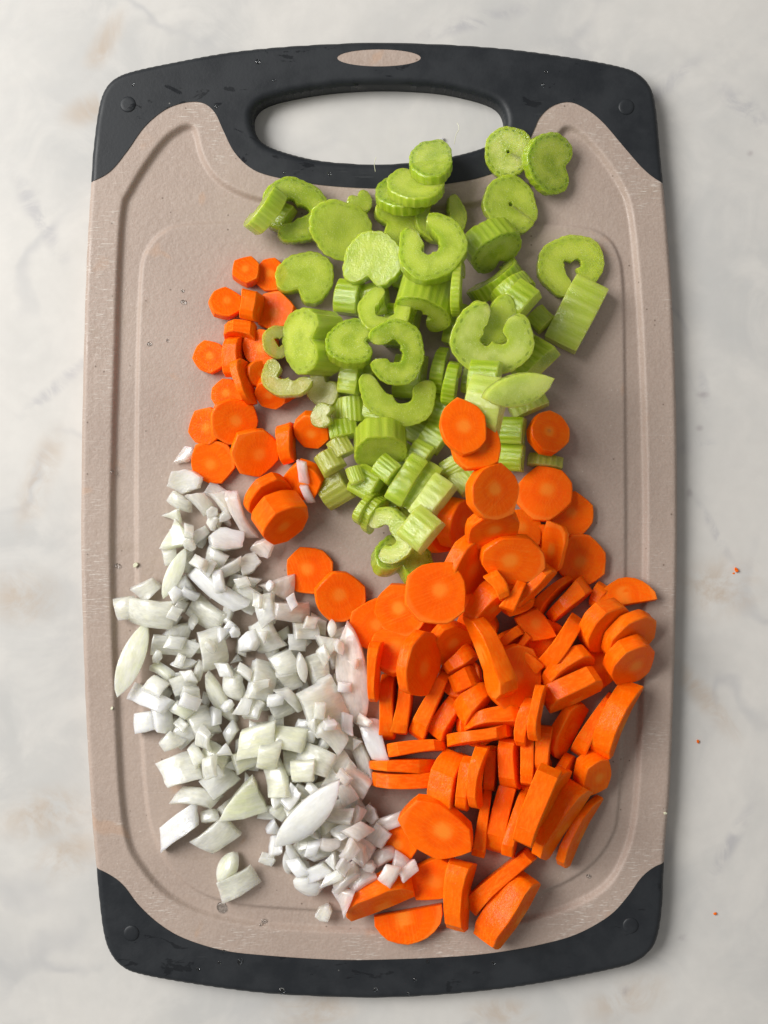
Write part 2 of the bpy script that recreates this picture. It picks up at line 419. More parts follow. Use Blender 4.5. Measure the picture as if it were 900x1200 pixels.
groove = spline([(141, 245), (150, 222), (168, 192), (190, 163), (210, 148), (224, 145), (232, 153), (239, 180), (252, 203), (275, 220), (310, 232), (370, 240), (445, 243), (520, 240), (580, 231), (618, 214),
    (640, 188), (650, 162), (660, 148), (676, 150), (700, 172), (724, 205), (740, 240), (748, 300), (755, 400), (759, 520), (760, 640), (757, 760), (752, 880), (746, 960), (734, 1005), (712, 1040),
    (672, 1064), (620, 1080), (540, 1090), (450, 1093), (360, 1091), (290, 1085), (230, 1070), (190, 1047), (162, 1015), (147, 985), (139, 930), (134, 840), (130, 740), (128, 640), (130, 520), (133, 420), (136, 320)], 4)
plat = spline([(162, 330), (168, 295), (188, 270), (220, 260), (300, 257), (450, 256), (600, 258), (680, 263), (712, 275), (728, 300), (733, 340), (735, 450), (736, 640), (734, 800), (728, 940), (718, 985),
    (690, 1020), (645, 1045), (580, 1062), (450, 1071), (340, 1068), (265, 1060), (222, 1042), (193, 1012), (176, 975), (167, 920), (161, 800), (157, 640), (158, 450)], 4)

GS = 1.8
gx = np.arange(88, 804 + GS, GS); gy = np.arange(44, 1176 + GS, GS)
X, Y = np.meshgrid(gx, gy)
S_out, S_hole = sdf_poly(outline, X, Y), sdf_poly(hole, X, Y)
S_rt, S_rb = sdf_poly(rub_top, X, Y), sdf_poly(rub_bot, X, Y)
S_gr, S_pl = sdf_poly(groove, X, Y), sdf_poly(plat, X, Y)
ex, ey = (X - 444) / 49.0, (Y - 69.5) / 10.0
S_el = (np.sqrt(ex * ex + ey * ey) - 1) * 10.0
def sstep(v, a, b):
    k = np.clip((v - a) / (b - a), 0, 1); return k * k * (3 - 2 * k)
def fillet(d, r):        # drop below the flat top at distance d inside the edge
    q = np.clip(r - d, 0, r * 0.985); return r - np.sqrt(r * r - q * q)
mm = 0.001
LIP, FLOOR, PLAT = 10.2 * mm, 7.5 * mm, Z0
H_body = LIP + (FLOOR - LIP) * sstep(-S_gr, 0, 7) + (PLAT - FLOOR) * sstep(-S_pl, 0, 5)
H_body = H_body - fillet(-S_out * U, 2.2 * mm)
H_rub = LIP + 0.35 * mm - fillet(-S_out * U, 2.6 * mm) - fillet(S_hole * U, 3.6 * mm)

def clip_mesh(name, S, Hf, zbot, zone=None):
    ny, nx = S.shape
    ins = S < 0
    vid = -np.ones(S.shape, int); verts = []; zon = []
    iy, ix = np.nonzero(ins); vid[iy, ix] = np.arange(len(iy))
    V = np.stack([(X[iy, ix] - 450) * U, (600 - Y[iy, ix]) * U, Hf[iy, ix]], 1).tolist()
    Zn = (zone[iy, ix] if zone is not None else np.zeros(len(iy))).tolist()
    cs = ins[:-1, :-1].astype(int) + ins[:-1, 1:] + ins[1:, 1:] + ins[1:, :-1]
    fy, fx = np.nonzero(cs == 4)
    faces = np.stack([vid[fy, fx], vid[fy + 1, fx], vid[fy + 1, fx + 1], vid[fy, fx + 1]], 1).tolist()
    cache = {}; walls = []
    def cut(a, b):
        k = (a, b) if a < b else (b, a)
        if k not in cache:
            (y0, x0), (y1, x1) = k
            s0, s1 = S[y0, x0], S[y1, x1]; t = s0 / (s0 - s1); t = min(max(t, 0.02), 0.98)
            px = X[y0, x0] + (X[y1, x1] - X[y0, x0]) * t; py = Y[y0, x0] + (Y[y1, x1] - Y[y0, x0]) * t
            hz = Hf[y0, x0] if s0 < 0 else Hf[y1, x1]
            hz = min(hz, Hf[y0, x0] + (Hf[y1, x1] - Hf[y0, x0]) * t) 
            V.append([(px - 450) * U, (600 - py) * U, hz]); cache[k] = len(V) - 1
            zz = zone[y0, x0] if zone is not None else 0.0; Zn.append(float(zz))
        return cache[k]
    for y, x in zip(*np.nonzero((cs > 0) & (cs < 4))):
        c = [(y, x), (y + 1, x), (y + 1, x + 1), (y, x + 1)]
        poly = []; cuts = []
        for k in range(4):
            a, b = c[k], c[(k + 1) % 4]
            ia, ib = ins[a], ins[b]
            if ia: poly.append(int(vid[a]))
            if ia != ib:
                q = cut(a, b); poly.append(q); cuts.append((q, ia))
        if len(poly) >= 3: faces.append(poly)
        for k in range(len(cuts)):
            (q, leaving) = cuts[k]
            if leaving: walls.append((q, cuts[(k + 1) % len(cuts)][0]))
    low = {}
    for a, b in walls:
        for q in (a, b):
            if q not in low:
                V.append([V[q][0], V[q][1], zbot]); Zn.append(Zn[q]); low[q] = len(V) - 1
        faces.append([b, a, low[a], low[b]])
    me = bpy.data.meshes.new(name); me.from_pydata(V, [], faces); me.update()
    at = me.attributes.new('zone', 'FLOAT_VECTOR', 'POINT')
    arr = np.zeros((len(V), 3), np.float32); arr[:, 0] = Zn; at.data.foreach_set('vector', arr.ravel())
    me.polygons.foreach_set('use_smooth', [True] * len(me.polygons))
    me.set_sharp_from_angle(angle=math.radians(50))
    return me

board = bpy.data.objects.new('cutting_board', None); C.objects.link(board)
tag(board, 'beige speckled cutting board with charcoal rubber ends on the marble', 'cutting board')
rimzone = sstep(S_gr, -6, 6)
S_body = np.maximum(np.maximum(S_out, -S_rt), -S_rb)
new_obj('board_body', clip_mesh('board_body', S_body, H_body, 1.0 * mm, rimzone), board, MAT['board'])
g1 = new_obj('handle_grip', clip_mesh('handle_grip', np.maximum.reduce([S_out, S_rt, -S_hole, -S_el]), H_rub, 0.2 * mm), board, MAT['rubber'])
g1['label'] = 'charcoal rubber end with the handle slot'
g2 = new_obj('rubber_end', clip_mesh('rubber_end', np.maximum(S_out, S_rb), H_rub, 0.2 * mm), board, MAT['rubber'])
g2['label'] = 'charcoal rubber end without a slot'
new_obj('inset', clip_mesh('inset', S_el - 0.6, np.full(S_el.shape, LIP + 0.15 * mm), 8 * mm), g1, MAT['board'])
def button(px, py, parent):
    bm = bmesh.new(); prof = [(0, .55), (5, .55), (7.6, .5), (8.8, .3), (9.4, 0), (9.5, -1.0)]; rings = []
    for r, z in prof[1:]:
        rings.append([bm.verts.new((r * U * math.cos(a), r * U * math.sin(a), z * mm)) for a in np.linspace(0, 2 * math.pi, 28, endpoint=False)])
    c = bm.verts.new((0, 0, .55 * mm))
    for i in range(28):
        j = (i + 1) % 28; bm.faces.new((c, rings[0][i], rings[0][j]))
        for a, b in zip(rings, rings[1:]): bm.faces.new((a[i], b[i], b[j], a[j]))
    me = bpy.data.meshes.new('button'); bm.to_mesh(me); bm.free()
    me.polygons.foreach_set('use_smooth', [True] * len(me.polygons))
    o = new_obj('button', me, parent, MAT['rubber']); x, y = pxy(px, py); o.location = (x, y, LIP + 0.3 * mm)
for p in ((151, 124), (733, 127)): button(*p, g1)
for p in ((155, 1092), (738, 1083)): button(*p, g2)

# ------------------------------------------------------------------ settling pieces on the board: a height map of what already lies there
CELL = 2 * U
HX0, HY0 = -450 * U, -600 * U
HN, HM = 450, 600
cx = (np.arange(HN) + .5) * CELL + HX0; cy = (np.arange(HM) + .5) * CELL + HY0
ppx = cx / U + 450; ppy = 600 - cy / U
ii = np.clip(np.round((ppx - gx[0]) / GS).astype(int), 0, len(gx) - 1); jj = np.clip(np.round((ppy - gy[0]) / GS).astype(int), 0, len(gy) - 1)
base = np.where(S_body < 0, H_body, np.where((S_out < 0) & (S_hole > 0), H_rub, 0.0))
BASE = base[np.ix_(jj, ii)].copy()
HM_TOP = BASE.copy()

def raster(verts, tris):
    v = verts; lo = np.floor((v[:, :2].min(0)) / CELL).astype(int) - 1; hi = np.ceil((v[:, :2].max(0)) / CELL).astype(int) + 1
    w, h = hi[0] - lo[0], hi[1] - lo[1]
    top = np.full((h, w), -1e9); bot = np.full((h, w), 1e9)
    for a, b, c in tris:
        A, B, Cc = v[a], v[b], v[c]
        x0 = int(math.floor(min(A[0], B[0], Cc[0]) / CELL - .5)) - lo[0]; x1 = int(math.ceil(max(A[0], B[0], Cc[0]) / CELL - .5)) - lo[0]
        y0 = int(math.floor(min(A[1], B[1], Cc[1]) / CELL - .5)) - lo[1]; y1 = int(math.ceil(max(A[1], B[1], Cc[1]) / CELL - .5)) - lo[1]
        x0 = max(x0, 0); y0 = max(y0, 0); x1 = min(x1, w - 1); y1 = min(y1, h - 1)
        den = (B[1] - Cc[1]) * (A[0] - Cc[0]) + (Cc[0] - B[0]) * (A[1] - Cc[1])
        if abs(den) < 1e-14: continue
        qx = (np.arange(x0, x1 + 1) + lo[0] + .5) * CELL; qy = ((np.arange(y0, y1 + 1) + lo[1] + .5) * CELL)[:, None]
        l1 = ((B[1] - Cc[1]) * (qx - Cc[0]) + (Cc[0] - B[0]) * (qy - Cc[1])) / den
        l2 = ((Cc[1] - A[1]) * (qx - Cc[0]) + (A[0] - Cc[0]) * (qy - Cc[1])) / den
        l3 = 1 - l1 - l2
        m = (l1 >= -.01) & (l2 >= -.01) & (l3 >= -.01)
        if not m.any(): continue
        z = l1 * A[2] + l2 * B[2] + l3 * Cc[2]
        s = (slice(y0, y1 + 1), slice(x0, x1 + 1))
        top[s] = np.where(m, np.maximum(top[s], z), top[s]); bot[s] = np.where(m, np.minimum(bot[s], z), bot[s])
    return lo, top, bot

def rot_of(tilt, dr, spin):
    d, s = math.radians(dr), math.radians(spin)
    return np.array((Matrix.Rotation(d, 3, 'Z') @ Matrix.Rotation(math.radians(tilt), 3, 'Y') @ Matrix.Rotation(s - d, 3, 'Z')))

def lean(px, py, rad, lim):
    """tilt and direction of a plane laid over what is under the piece"""
    x, y = pxy(px, py); i0 = int((x - HX0) / CELL); j0 = int((y - HY0) / CELL); k = max(2, int(rad * U / CELL))
    ys, xs = np.mgrid[-k:k + 1, -k:k + 1]; m = xs * xs + ys * ys <= k * k
    jj = np.clip(j0 + ys[m], 0, HM - 1); ii = np.clip(i0 + xs[m], 0, HN - 1)
    z = HM_TOP[jj, ii]
    A = np.stack([xs[m] * CELL, ys[m] * CELL, np.ones(m.sum())], 1)
    w = 0.3 + (z - z.min()) / (np.ptp(z) + 1e-6)
    sol = np.linalg.lstsq(A * w[:, None], z * w, rcond=None)[0]
    gx_, gy_ = sol[0], sol[1]; sl = math.hypot(gx_, gy_)
    if sl < 1e-4: return 0.0, 0.0
    return min(math.degrees(math.atan(sl)), lim), math.degrees(math.atan2(-gy_, -gx_))

def settle(name, me, px, py, R, mat, q=88, dz=0.0):
    n = len(me.vertices); co = np.empty(n * 3, np.float32); me.vertices.foreach_get('co', co)
    v = co.reshape(-1, 3).astype(float) @ R.T
    me.calc_loop_triangles(); tr = np.empty(len(me.loop_triangles) * 3, np.int32); me.loop_triangles.foreach_get('vertices', tr)
    lo, top, bot = raster(v, tr.reshape(-1, 3))
    mask = top > -1e8
    ys, xs = np.nonzero(mask); zc = Z0 + 0.008; zl = -v[:, 2].min()
    for it in range(3):
        s = (D - (zc - Z0)) / D
        x, y = (px - 450) * U * s, (600 - py) * U * s
        oi = int(round((x - HX0) / CELL)); oj = int(round((y - HY0) / CELL))
        gi = np.clip(xs + lo[0] + oi, 0, HN - 1); gj = np.clip(ys + lo[1] + oj, 0, HM - 1)
        if len(xs):
            need = HM_TOP[gj, gi] - bot[ys, xs]; needb = BASE[gj, gi] - bot[ys, xs]
            z = max(np.percentile(need, q), needb.max())
        else: z = PLAT + zl
        zc = z + (v[:, 2].max() * 0.6)
    z += dz * U
    if len(xs):
        t = top[ys, xs] + z
        HM_TOP[gj, gi] = np.maximum(HM_TOP[gj, gi], t)
    o = new_obj(name, me, None, mat)
    M = Matrix(R.tolist()).to_4x4(); M.translation = (x, y, z + 0.00005)
    o.matrix_world = M
    return o

# ------------------------------------------------------------------ piece builders (sizes in grid units)
def finish(name, verts, faces, shape, sharp=38):
    me = bpy.data.meshes.new(name)
    me.from_pydata((np.array(verts) * U).tolist(), [], faces); me.update()
    bm = bmesh.new(); bm.from_mesh(me); bmesh.ops.recalc_face_normals(bm, faces=bm.faces[:]); bm.to_mesh(me); bm.free()
    at = me.attributes.new('shape', 'FLOAT_VECTOR', 'POINT')
    at.data.foreach_set('vector', np.array(shape, np.float32).ravel())
    me.polygons.foreach_set('use_smooth', [True] * len(me.polygons))
    me.set_sharp_from_angle(angle=math.radians(sharp))
    return me

def jitter_dirs(k):
    return rng.normal(0, 1, (k, 3))

def prism(name, loop, t, ch=1.0, warp=0.8, bend=0.0, shapeR=None, wob=0.6, slant=(0, 0), center=(0, 0), nr=(0.78, 0.5, 0.25), bulge=0.0):
    """slab over a convex-ish loop: chamfered edges, gently uneven cut faces"""
    L = np.array(loop, float); n = len(L); c = np.array(center, float) if center is not None else L.mean(0)
    Rm = shapeR or np.sqrt(((L - c) ** 2).sum(1)).max()
    verts, shape, faces = [], [], []
    ph = rng.uniform(0, 6.28, 6)
    def uneven(x, y, top):
        k = 1.0 / Rm
        return warp * (math.sin(2.1 * x * k + ph[0 + 3 * top]) + math.sin(2.7 * y * k + ph[1 + 3 * top])) * 0.5
    def ring(f, z, cap, top=None):
        idx = []
        for i, p in enumerate(L):
            q = c + (p - c) * f
            if f > 0.97 and cap > 0:      # inset chamfer ring
                d = p - c; q = c + d * max(0, 1 - ch / (np.linalg.norm(d) + 1e-6))
            zz = z
            if top is not None: zz += uneven(q[0], q[1], top)
            qx, qy = q[0] + slant[0] * z, q[1] + slant[1] * z
            zz += bend * (q[0] ** 2) / Rm
            verts.append((qx, qy, zz)); shape.append(((p[0] - 0) * (f if f < .97 else 1) / Rm, p[1] * (f if f < .97 else 1) / Rm, cap))
            idx.append(len(verts) - 1)
        return idx
    def dup_ring(idx, cap):
        out = []
        for i in idx:
            verts.append(verts[i]); s = shape[i]; shape.append((s[0], s[1], cap)); out.append(len(verts) - 1)
        return out
    def bridge(a, b):
        for i in range(n):
            j = (i + 1) % n; faces.append((a[i], a[j], b[j], b[i]))
    h = t / 2
    def capside(sgn, top):
        r0 = ring(0.99, sgn * h, 1, top); prev = r0
        for f in nr:
            r = ring(f, sgn * (h + bulge * (1 - f * f)), 1, top); bridge(prev, r); prev = r
        verts.append((c[0] + slant[0] * sgn * h, c[1] + slant[1] * sgn * h, sgn * (h + bulge) + uneven(c[0], c[1], top) + bend * c[0] ** 2 / Rm)); shape.append((c[0] / Rm, c[1] / Rm, 1)); k = len(verts) - 1
        for i in range(n): faces.append((prev[i], prev[(i + 1) % n], k))
        return r0
    t0 = capside(1, 1); b0 = capside(-1, 0)
    e = min(ch, t * .3)
    s1 = ring(1.0, h - e, 0, None); s2 = ring(1.0, 0, 0, None); s3 = ring(1.0, -h + e, 0, None)
    # keep the chamfer attached to the uneven caps
    for i in range(n):
        for (s, tp) in ((s1[i], 1), (s3[i], 0)):
            vx, vy, vz = verts[s]; verts[s] = (vx, vy, vz + uneven(vx, vy, tp))
        vx, vy, vz = verts[s2[i]]; w = rng.normal(0, wob * .4); d = L[i] - c; d = d / (np.linalg.norm(d) + 1e-6)
        verts[s2[i]] = (vx + d[0] * w, vy + d[1] * w, vz)
    bridge(t0, s1); bridge(s1, s2); bridge(s2, s3); bridge(s3, b0)
    return finish(name, verts, faces, shape)

def ngon_loop(a, b, n, irr=0.035, per=3):
    """peeled root outline: n flat facets, slightly uneven"""
    ang = np.sort((np.arange(n) + rng.uniform(-.22, .22, n)) * 2 * math.pi / n)
    rad = 1 + rng.normal(0, irr, n)
    P = np.stack([a * rad * np.cos(ang), b * rad * np.sin(ang)], 1); out = []
    for i in range(n):
        p, q = P[i], P[(i + 1) % n]
        for k in range(per):
            f = k / per; m = p * (1 - f) + q * f
            rr = math.hypot(m[0] / a, m[1] / b); tgt = (0.22 + 0.78 * rr) if k else rr * 0.99
            out.append(m * (tgt / rr))
    return out

def half_loop(a, b, cutx=0.0, n=12):
    """round slice with the side beyond +cutx*a cut off flat (flat side faces local +x)"""
    th0 = math.acos(max(-1, min(1, cutx)))
    ang = np.linspace(th0, 2 * math.pi - th0, n)
    pts = [(a * math.cos(x) * (1 + rng.normal(0, .02)), b * math.sin(x) * (1 + rng.normal(0, .02))) for x in ang]
    p, q = np.array(pts[-1]), np.array(pts[0])
    for k in range(1, 4): pts.append(tuple(p + (q - p) * k / 4))
    return pts

def celery_kidney(name, R, depth, sigma, t, ell=1.0):
    """stalk slice with a shallow hollow side (local +x): ribbed skin, lobed outline"""
    n = 57; ph = rng.uniform(0, 6.28, 4); lp = []; c = np.array((-R * depth * .35, 0.0))
    for k in range(n):
        th = 2 * math.pi * k / n; d = (th + math.pi) % (2 * math.pi) - math.pi
        rr = R * (1 + .045 * math.sin(2 * th + ph[0]) + .035 * math.sin(3 * th + ph[1]) + .014 * math.sin(8 * th + ph[2]))
        rr *= 1 - depth * math.exp(-(d / sigma) ** 2) * (1 + .1 * math.sin(ph[3])) 
        if abs(d) > sigma * 1.6: rr += .018 * R * (abs(math.sin(19 * math.pi * k / n)) - .5) * 1.6
        lp.append((rr * math.cos(th), rr * math.sin(th) * ell))
    me = prism(name, lp, t, ch=1.2, warp=1.0, wob=.3, center=tuple(c), nr=(.93, .84, .7, .5, .25), bulge=-.5)
    nv = len(me.vertices); co = np.empty(nv * 3, np.float32); me.vertices.foreach_get('co', co); v = co.reshape(-1, 3).astype(float) / U
    at = me.attributes['shape']; arr = np.zeros(nv * 3, np.float32); at.data.foreach_get('vector', arr); arr = arr.reshape(-1, 3)
    L = np.array(lp); la = np.arctan2(L[:, 1] - c[1], L[:, 0] - c[0]); o = np.argsort(la)
    ang = np.arctan2(v[:, 1] - c[1], v[:, 0] - c[0]); lr = np.hypot(L[:, 0] - c[0], L[:, 1] - c[1])
    ref = np.interp(ang, la[o], lr[o], period=2 * math.pi); f = np.hypot(v[:, 0] - c[0], v[:, 1] - c[1]) / ref
    arr[:, 0] = (ang / (2 * math.pi)) % 1.0; arr[:, 1] = np.clip((1 - f) * 1.05, 0, .8) * arr[:, 2]
    at.data.foreach_set('vector', arr.ravel())
    return me

def stick_loop(a, b, cut):
    """cut root slice seen end on: flat foot (local +x), straight flanks, facetted crown"""
    j = lambda s=.06: 1 + rng.normal(0, s)
    k1, k2 = rng.uniform(.45, .85), rng.uniform(.45, .85); c1, c2 = rng.uniform(.15, .55), rng.uniform(.15, .55)
    P = [(cut * a, b * .96), (-a * c1, b), (-a * (1 + c1) / 2 - a * .12, b * (1 + k1) / 2), (-a * j(.03), b * k1 * .8), (-a * j(.03) * 1.03, -b * k2 * .7), (-a * (1 + c2) / 2 - a * .12, -b * (1 + k2) / 2), (-a * c2, -b), (cut * a, -b * .96)]
    P = [np.array(p) for p in P]; out = []
    for i in range(8):
        p, q = P[i], P[(i + 1) % 8]
        for f in (0, .33, .66): out.append(p * (1 - f) + q * f + rng.normal(0, .008 * b, 2) * (f > 0))
    return out

def celery_mesh(name, R, wall, opening, t, ell=1.0, ribs=19, eye=.985, hook=0.0, slant=0.0, taper=0.16):
    """crescent stalk slice: u runs along the arc, v across the wall; open side faces local +x"""
    solid = opening <= 14
    nu, vs = 44, [0.0, 0.1, 0.26, 0.5, 0.74, 0.9, 1.0]
    op = math.radians(.2 if solid else opening) / 2
    ph = rng.uniform(0, 6.28, 8); lop = rng.uniform(-.06, .06)
    def P(u, v, grow=0.0):
        th = op + (2 * math.pi - 2 * op) * u
        e = abs(2 * u - 1)
        w = wall * (1 - taper * e ** 2) * (1 + .06 * math.sin(3 * th + ph[0]))
        endr = math.sqrt(max(0.0, 1 - max(0, (e - .84) / .16) ** 2)) if (e > .84 and not solid) else 1.0
        ro = R * (1 + .05 * math.sin(2 * th + ph[1]) + .035 * math.sin(3 * th + ph[2]) + .018 * math.sin(7 * th + ph[5])) - hook * R * (2 * u - 1 if u > .5 else 0) ** 3
        rib = 0.024 * R * (abs(math.sin(ribs * math.pi * u)) - .5)
        if solid: w = ro * eye
        mid = ro - w / 2
        r = mid + (w / 2) * endr * (1 - 2 * v) * 1.0
        if v < .15: r += rib * (1 - v / .15)
        r = max(r, R * .03)
        r -= grow
        return r * math.cos(th), r * math.sin(th) * ell
    verts, faces, shape = [], [], []
    h = t / 2; ch = 0.9
    def grid(sgn):
        g = []
        for i in range(nu + 1):
            u = i / nu; row = []
            for v in vs:
                vv = v
                if v == 0: vv = ch / wall
                if v == 1: vv = 1 - ch / wall
                uu = u if solid else min(max(u, .008), .992)
                x, y = P(uu, vv)
                z = sgn * h + .7 * math.sin(2 * x / R + ph[3] + sgn) + .7 * math.sin(2.3 * y / R + ph[4] + sgn) - sgn * .5 * math.sin(math.pi * v) 
                x += slant * z
                verts.append((x, y, z)); shape.append((u, v, 1)); row.append(len(verts) - 1)
            g.append(row)
        for i in range(nu):
            for k in range(len(vs) - 1): faces.append((g[i][k], g[i + 1][k], g[i + 1][k + 1], g[i][k + 1]))
        per = [g[i][0] for i in range(nu + 1)] + [g[nu][k] for k in range(1, len(vs))] + [g[i][-1] for i in range(nu - 1, -1, -1)] + [g[0][k] for k in range(len(vs) - 2, 0, -1)]
        return per
    pt, pb = grid(1), grid(-1)
    puv = [(i / nu, 0) for i in range(nu + 1)] + [(1, v) for v in vs[1:]] + [(i / nu, 1) for i in range(nu - 1, -1, -1)] + [(0, v) for v in vs[-2:0:-1]]
    def side(ref, sgn):
        out = []
        for (u, v), k in zip(puv, ref):
            x, y = P(u, v); z = verts[k][2] - sgn * ch; x += slant * z
            verts.append((x, y, z)); shape.append((u, v, 0)); out.append(len(verts) - 1)
        return out
    s1, s2 = side(pt, 1), side(pb, -1)
    N = len(pt)
    for a, b in ((pt, s1), (s1, s2), (s2, pb)):
        for i in range(N):
            j = (i + 1) % N; faces.append((a[i], a[j], b[j], b[i]))
    return finish(name, verts, faces, shape, 42)

def onion_mesh(kind, L, W, t, bend):
    """piece of an onion layer: curved shell with bevelled, slanting cut sides, thinner at one end"""
    me = prism('onion_piece', onion_loop(kind, L, W), t, ch=min(1.0, t * .10), warp=1.0, wob=.8, center=None, bulge=rng.uniform(0, .8),
               slant=(rng.uniform(-.3, .3), rng.uniform(-.3, .3)))
    n = len(me.vertices); co = np.empty(n * 3, np.float32); me.vertices.foreach_get('co', co); v = co.reshape(-1, 3).astype(float) / U
    kx = (rng.uniform(.5, 1.2) / max(L, 24)) * (-1 if rng.random() < .7 else 1); ky = (rng.uniform(.3, 1.3) / max(L, 24)) * (-1 if rng.random() < .7 else 1)
    if kind == 'l': kx = -abs(kx); ky = -abs(ky) * 1.5
    if bend is not None: kx = bend * 3.2 / L; ky = bend * 3 / W
    th = 1 + rng.uniform(-.45, .45) * v[:, 0] / (L / 2) * .6 + rng.uniform(-.4, .4) * v[:, 1] / (W / 2) * .6
    tw = rng.normal(0, .006)
    v[:, 2] = v[:, 2] * np.clip(th, .45, 1.6) + kx * v[:, 0] ** 2 * .5 + ky * v[:, 1] ** 2 * .5 + tw * v[:, 0] * v[:, 1]
    v[:, 2] -= v[:, 2].mean()
    me.vertices.foreach_set('co', (v * U).astype(np.float32).ravel()); me.update()
    me.set_sharp_from_angle(angle=math.radians(40))
    return me

def onion_loop(kind, L, W):
    a, b = L / 2, W / 2; j = lambda s=.17: rng.normal(0, s)
    if kind == 'q':      # four sided dice piece
        sk = rng.uniform(-.3, .3)
        P = [(-a * (1 + j()) + sk * b, -b * (1 + j())), (a * (1 + j()) + sk * b, -b * (1 + j())), (a * (1 + j()) - sk * b, b * (1 + j())), (-a * (1 + j()) - sk * b, b * (1 + j()))]
    elif kind == 't':    # three cornered
        P = [(-a, -b * (1 + j())), (a * (.9 + j()), -b * .85), (a * .1 + j() * a, b)]
    elif kind == 'l':    # leaf shaped sliver
        n = 12; P = []
        for k in range(n):
            s = -1 + 2 * k / n; P.append((a * s, -b * (1 - abs(s) ** 2.2) - .06 * b))
        for k in range(n):
            s = 1 - 2 * k / n; P.append((a * s, b * .75 * (1 - abs(s) ** 2.2) + .06 * b))
        return P
    elif kind == 'h':    # blunt, many sided lump
        n = 6; P = [(a * (1 + j(.12)) * math.cos(k * 2 * math.pi / n + j(.15)), b * (1 + j(.12)) * math.sin(k * 2 * math.pi / n + j(.15))) for k in range(n)]
    elif kind == 's':    # strip with slanted ends
        sk = rng.uniform(.2, .9) * b
        P = [(-a - sk, -b), (a - sk, -b * (1 + j())), (a + sk, b), (-a + sk, b * (1 + j()))]
    P = [np.array(p, float) for p in P]; out = []
    for i in range(len(P)):
        p, q = P[i], P[(i + 1) % len(P)]
        for k in range(4):
            f = k / 4; out.append(p * (1 - f) + q * f + rng.normal(0, .012 * (a + b), 2) * (k > 0))
    return out

# ------------------------------------------------------------------ carrots
def carrot(kind, px, py, a, b, t, tilt, dr, spin, label=None, cut=0.0, q=88, n=None, dz=0, group=None):
    if kind == 'd':
        loop = ngon_loop(a, b, n or random.choice((7, 8, 8, 9)))
        me = prism('carrot_slice', loop, t, ch=1.1, warp=.5, shapeR=max(a, b), wob=.8)
    else:
        loop = half_loop(a, b, cut) if kind == 'h' else stick_loop(a, b, cut)
        me = prism('carrot_slice', loop, t, ch=1.0, warp=.6, shapeR=max(a, b), center=(-a * (1 - cut) / 2, 0), wob=.8)
    if kind == 'e':      # knife cuts are never parallel: taper along the slice, slight bow, sheared top
        nv = len(me.vertices); co = np.empty(nv * 3, np.float32); me.vertices.foreach_get('co', co); v = co.reshape(-1, 3).astype(float) / U
        y = v[:, 1] / b; xx = v[:, 0] / a
        v[:, 2] = v[:, 2] * (1 + rng.uniform(-.32, .32) * y + rng.uniform(-.3, .1) * -xx) + rng.uniform(-3.2, 3.2) * y * y + rng.uniform(-1.5, 1.5) * np.sin(2.5 * y + rng.uniform(0, 6))
        v[:, 1] += rng.uniform(-.16, .16) * v[:, 2] + rng.uniform(-.15, .15) * v[:, 0]
        me.vertices.foreach_set('co', (v * U).astype(np.float32).ravel()); me.update(); me.set_sharp_from_angle(angle=math.radians(34))
    if tilt == 'A':
        tilt, dr2 = lean(px, py, max(a, b) * .9, 28); dr = dr2
    o = settle('carrot_slice', me, px, py, rot_of(tilt, dr, spin), MAT['carrot'], q, dz)
    if label: tag(o, label, 'carrot slice', group)
    else: tag(o, 'small orange carrot scrap wedged low between carrot slices', 'carrot slice', 'carrot scraps in the pile')
    return o
def edge(px, py, L, w, ang, label=None, side=1, tilt=82, cut=0.0, q=80, dz=0, group=None, end=None):
    """slice standing on its cut edge: seen as a strip L long and w wide running at ang"""
    dr = ang - 90 * side
    a = min(end or L / 2, 36); hgt = a * (1 + cut)
    t = max(7.0, .93 * (w - .42 * hgt * math.cos(math.radians(tilt))) / math.sin(math.radians(tilt)))
    return carrot('e', px, py, a, L / 2, t, tilt, dr, dr, label, cut, q, None, dz, group)
def disc(px, py, r, t, tilt, dr, label=None, b=None, q=88, n=None, dz=0, spin=None, group=None):
    return carrot('d', px, py, r, b or r, t, tilt, dr, random.uniform(0, 360) if spin is None else spin, label, 0, q, n, dz, group)

SMALL = 'thin carrot coins beside the celery'
# narrow end of the carrot, beside the celery
disc(318, 322, 20, 10, 0, 0, 'thin carrot coin half hidden under a curled celery slice')
disc(288, 317, 17, 20, 8, 60, 'thick hexagonal carrot coin at the top of the small coins', n=6)
disc(322, 364, 24, 12, 12, 150, 'carrot coin with a pale star core touching the celery')
disc(263, 355, 19, 15, 14, 40, 'small round carrot coin with a nicked rim')
edge(293, 357, 34, 23, 84, 'stubby carrot barrel lying on its side between two coins', tilt=86, cut=.9)
disc(246, 418, 20, 12, 4, 180, 'small carrot coin lying apart, its pale core showing')
edge(280, 387, 38, 20, -8, 'short carrot slice on edge above an upright pair', tilt=76, cut=.6)
disc(306, 408, 22, 11, 12, 200, 'carrot coin under the small olive celery sliver')
edge(275, 417, 46, 22, 88, 'carrot slice standing on edge beside the pale-cored coin', tilt=78, cut=.4)
disc(267, 463, 20, 12, 5, 120, 'small carrot coin leaning under a tall edge slice')
disc(303, 437, 16, 10, 30, 0)
disc(317, 458, 20, 17, 38, -95, 'thick carrot coin facing the lower onions from under the celery')
edge(347, 458, 36, 13, 25, 'carrot slice peeping out below the olive celery crescent', tilt=70, cut=.2)
edge(288, 447, 52, 15, 101, 'thin tall carrot slice on edge leaning over two coins', tilt=72, cut=.2, q=70)
disc(241, 500, 22, 11, 4, 180, 'carrot coin half covered by a larger coin at its right')
disc(273, 493, 28, 10, 'A', 0, 'carrot coin lying across two others, ringed core')
disc(249, 541, 26, 10, 3, 0, 'carrot coin touching the first white onion pieces', n=9)
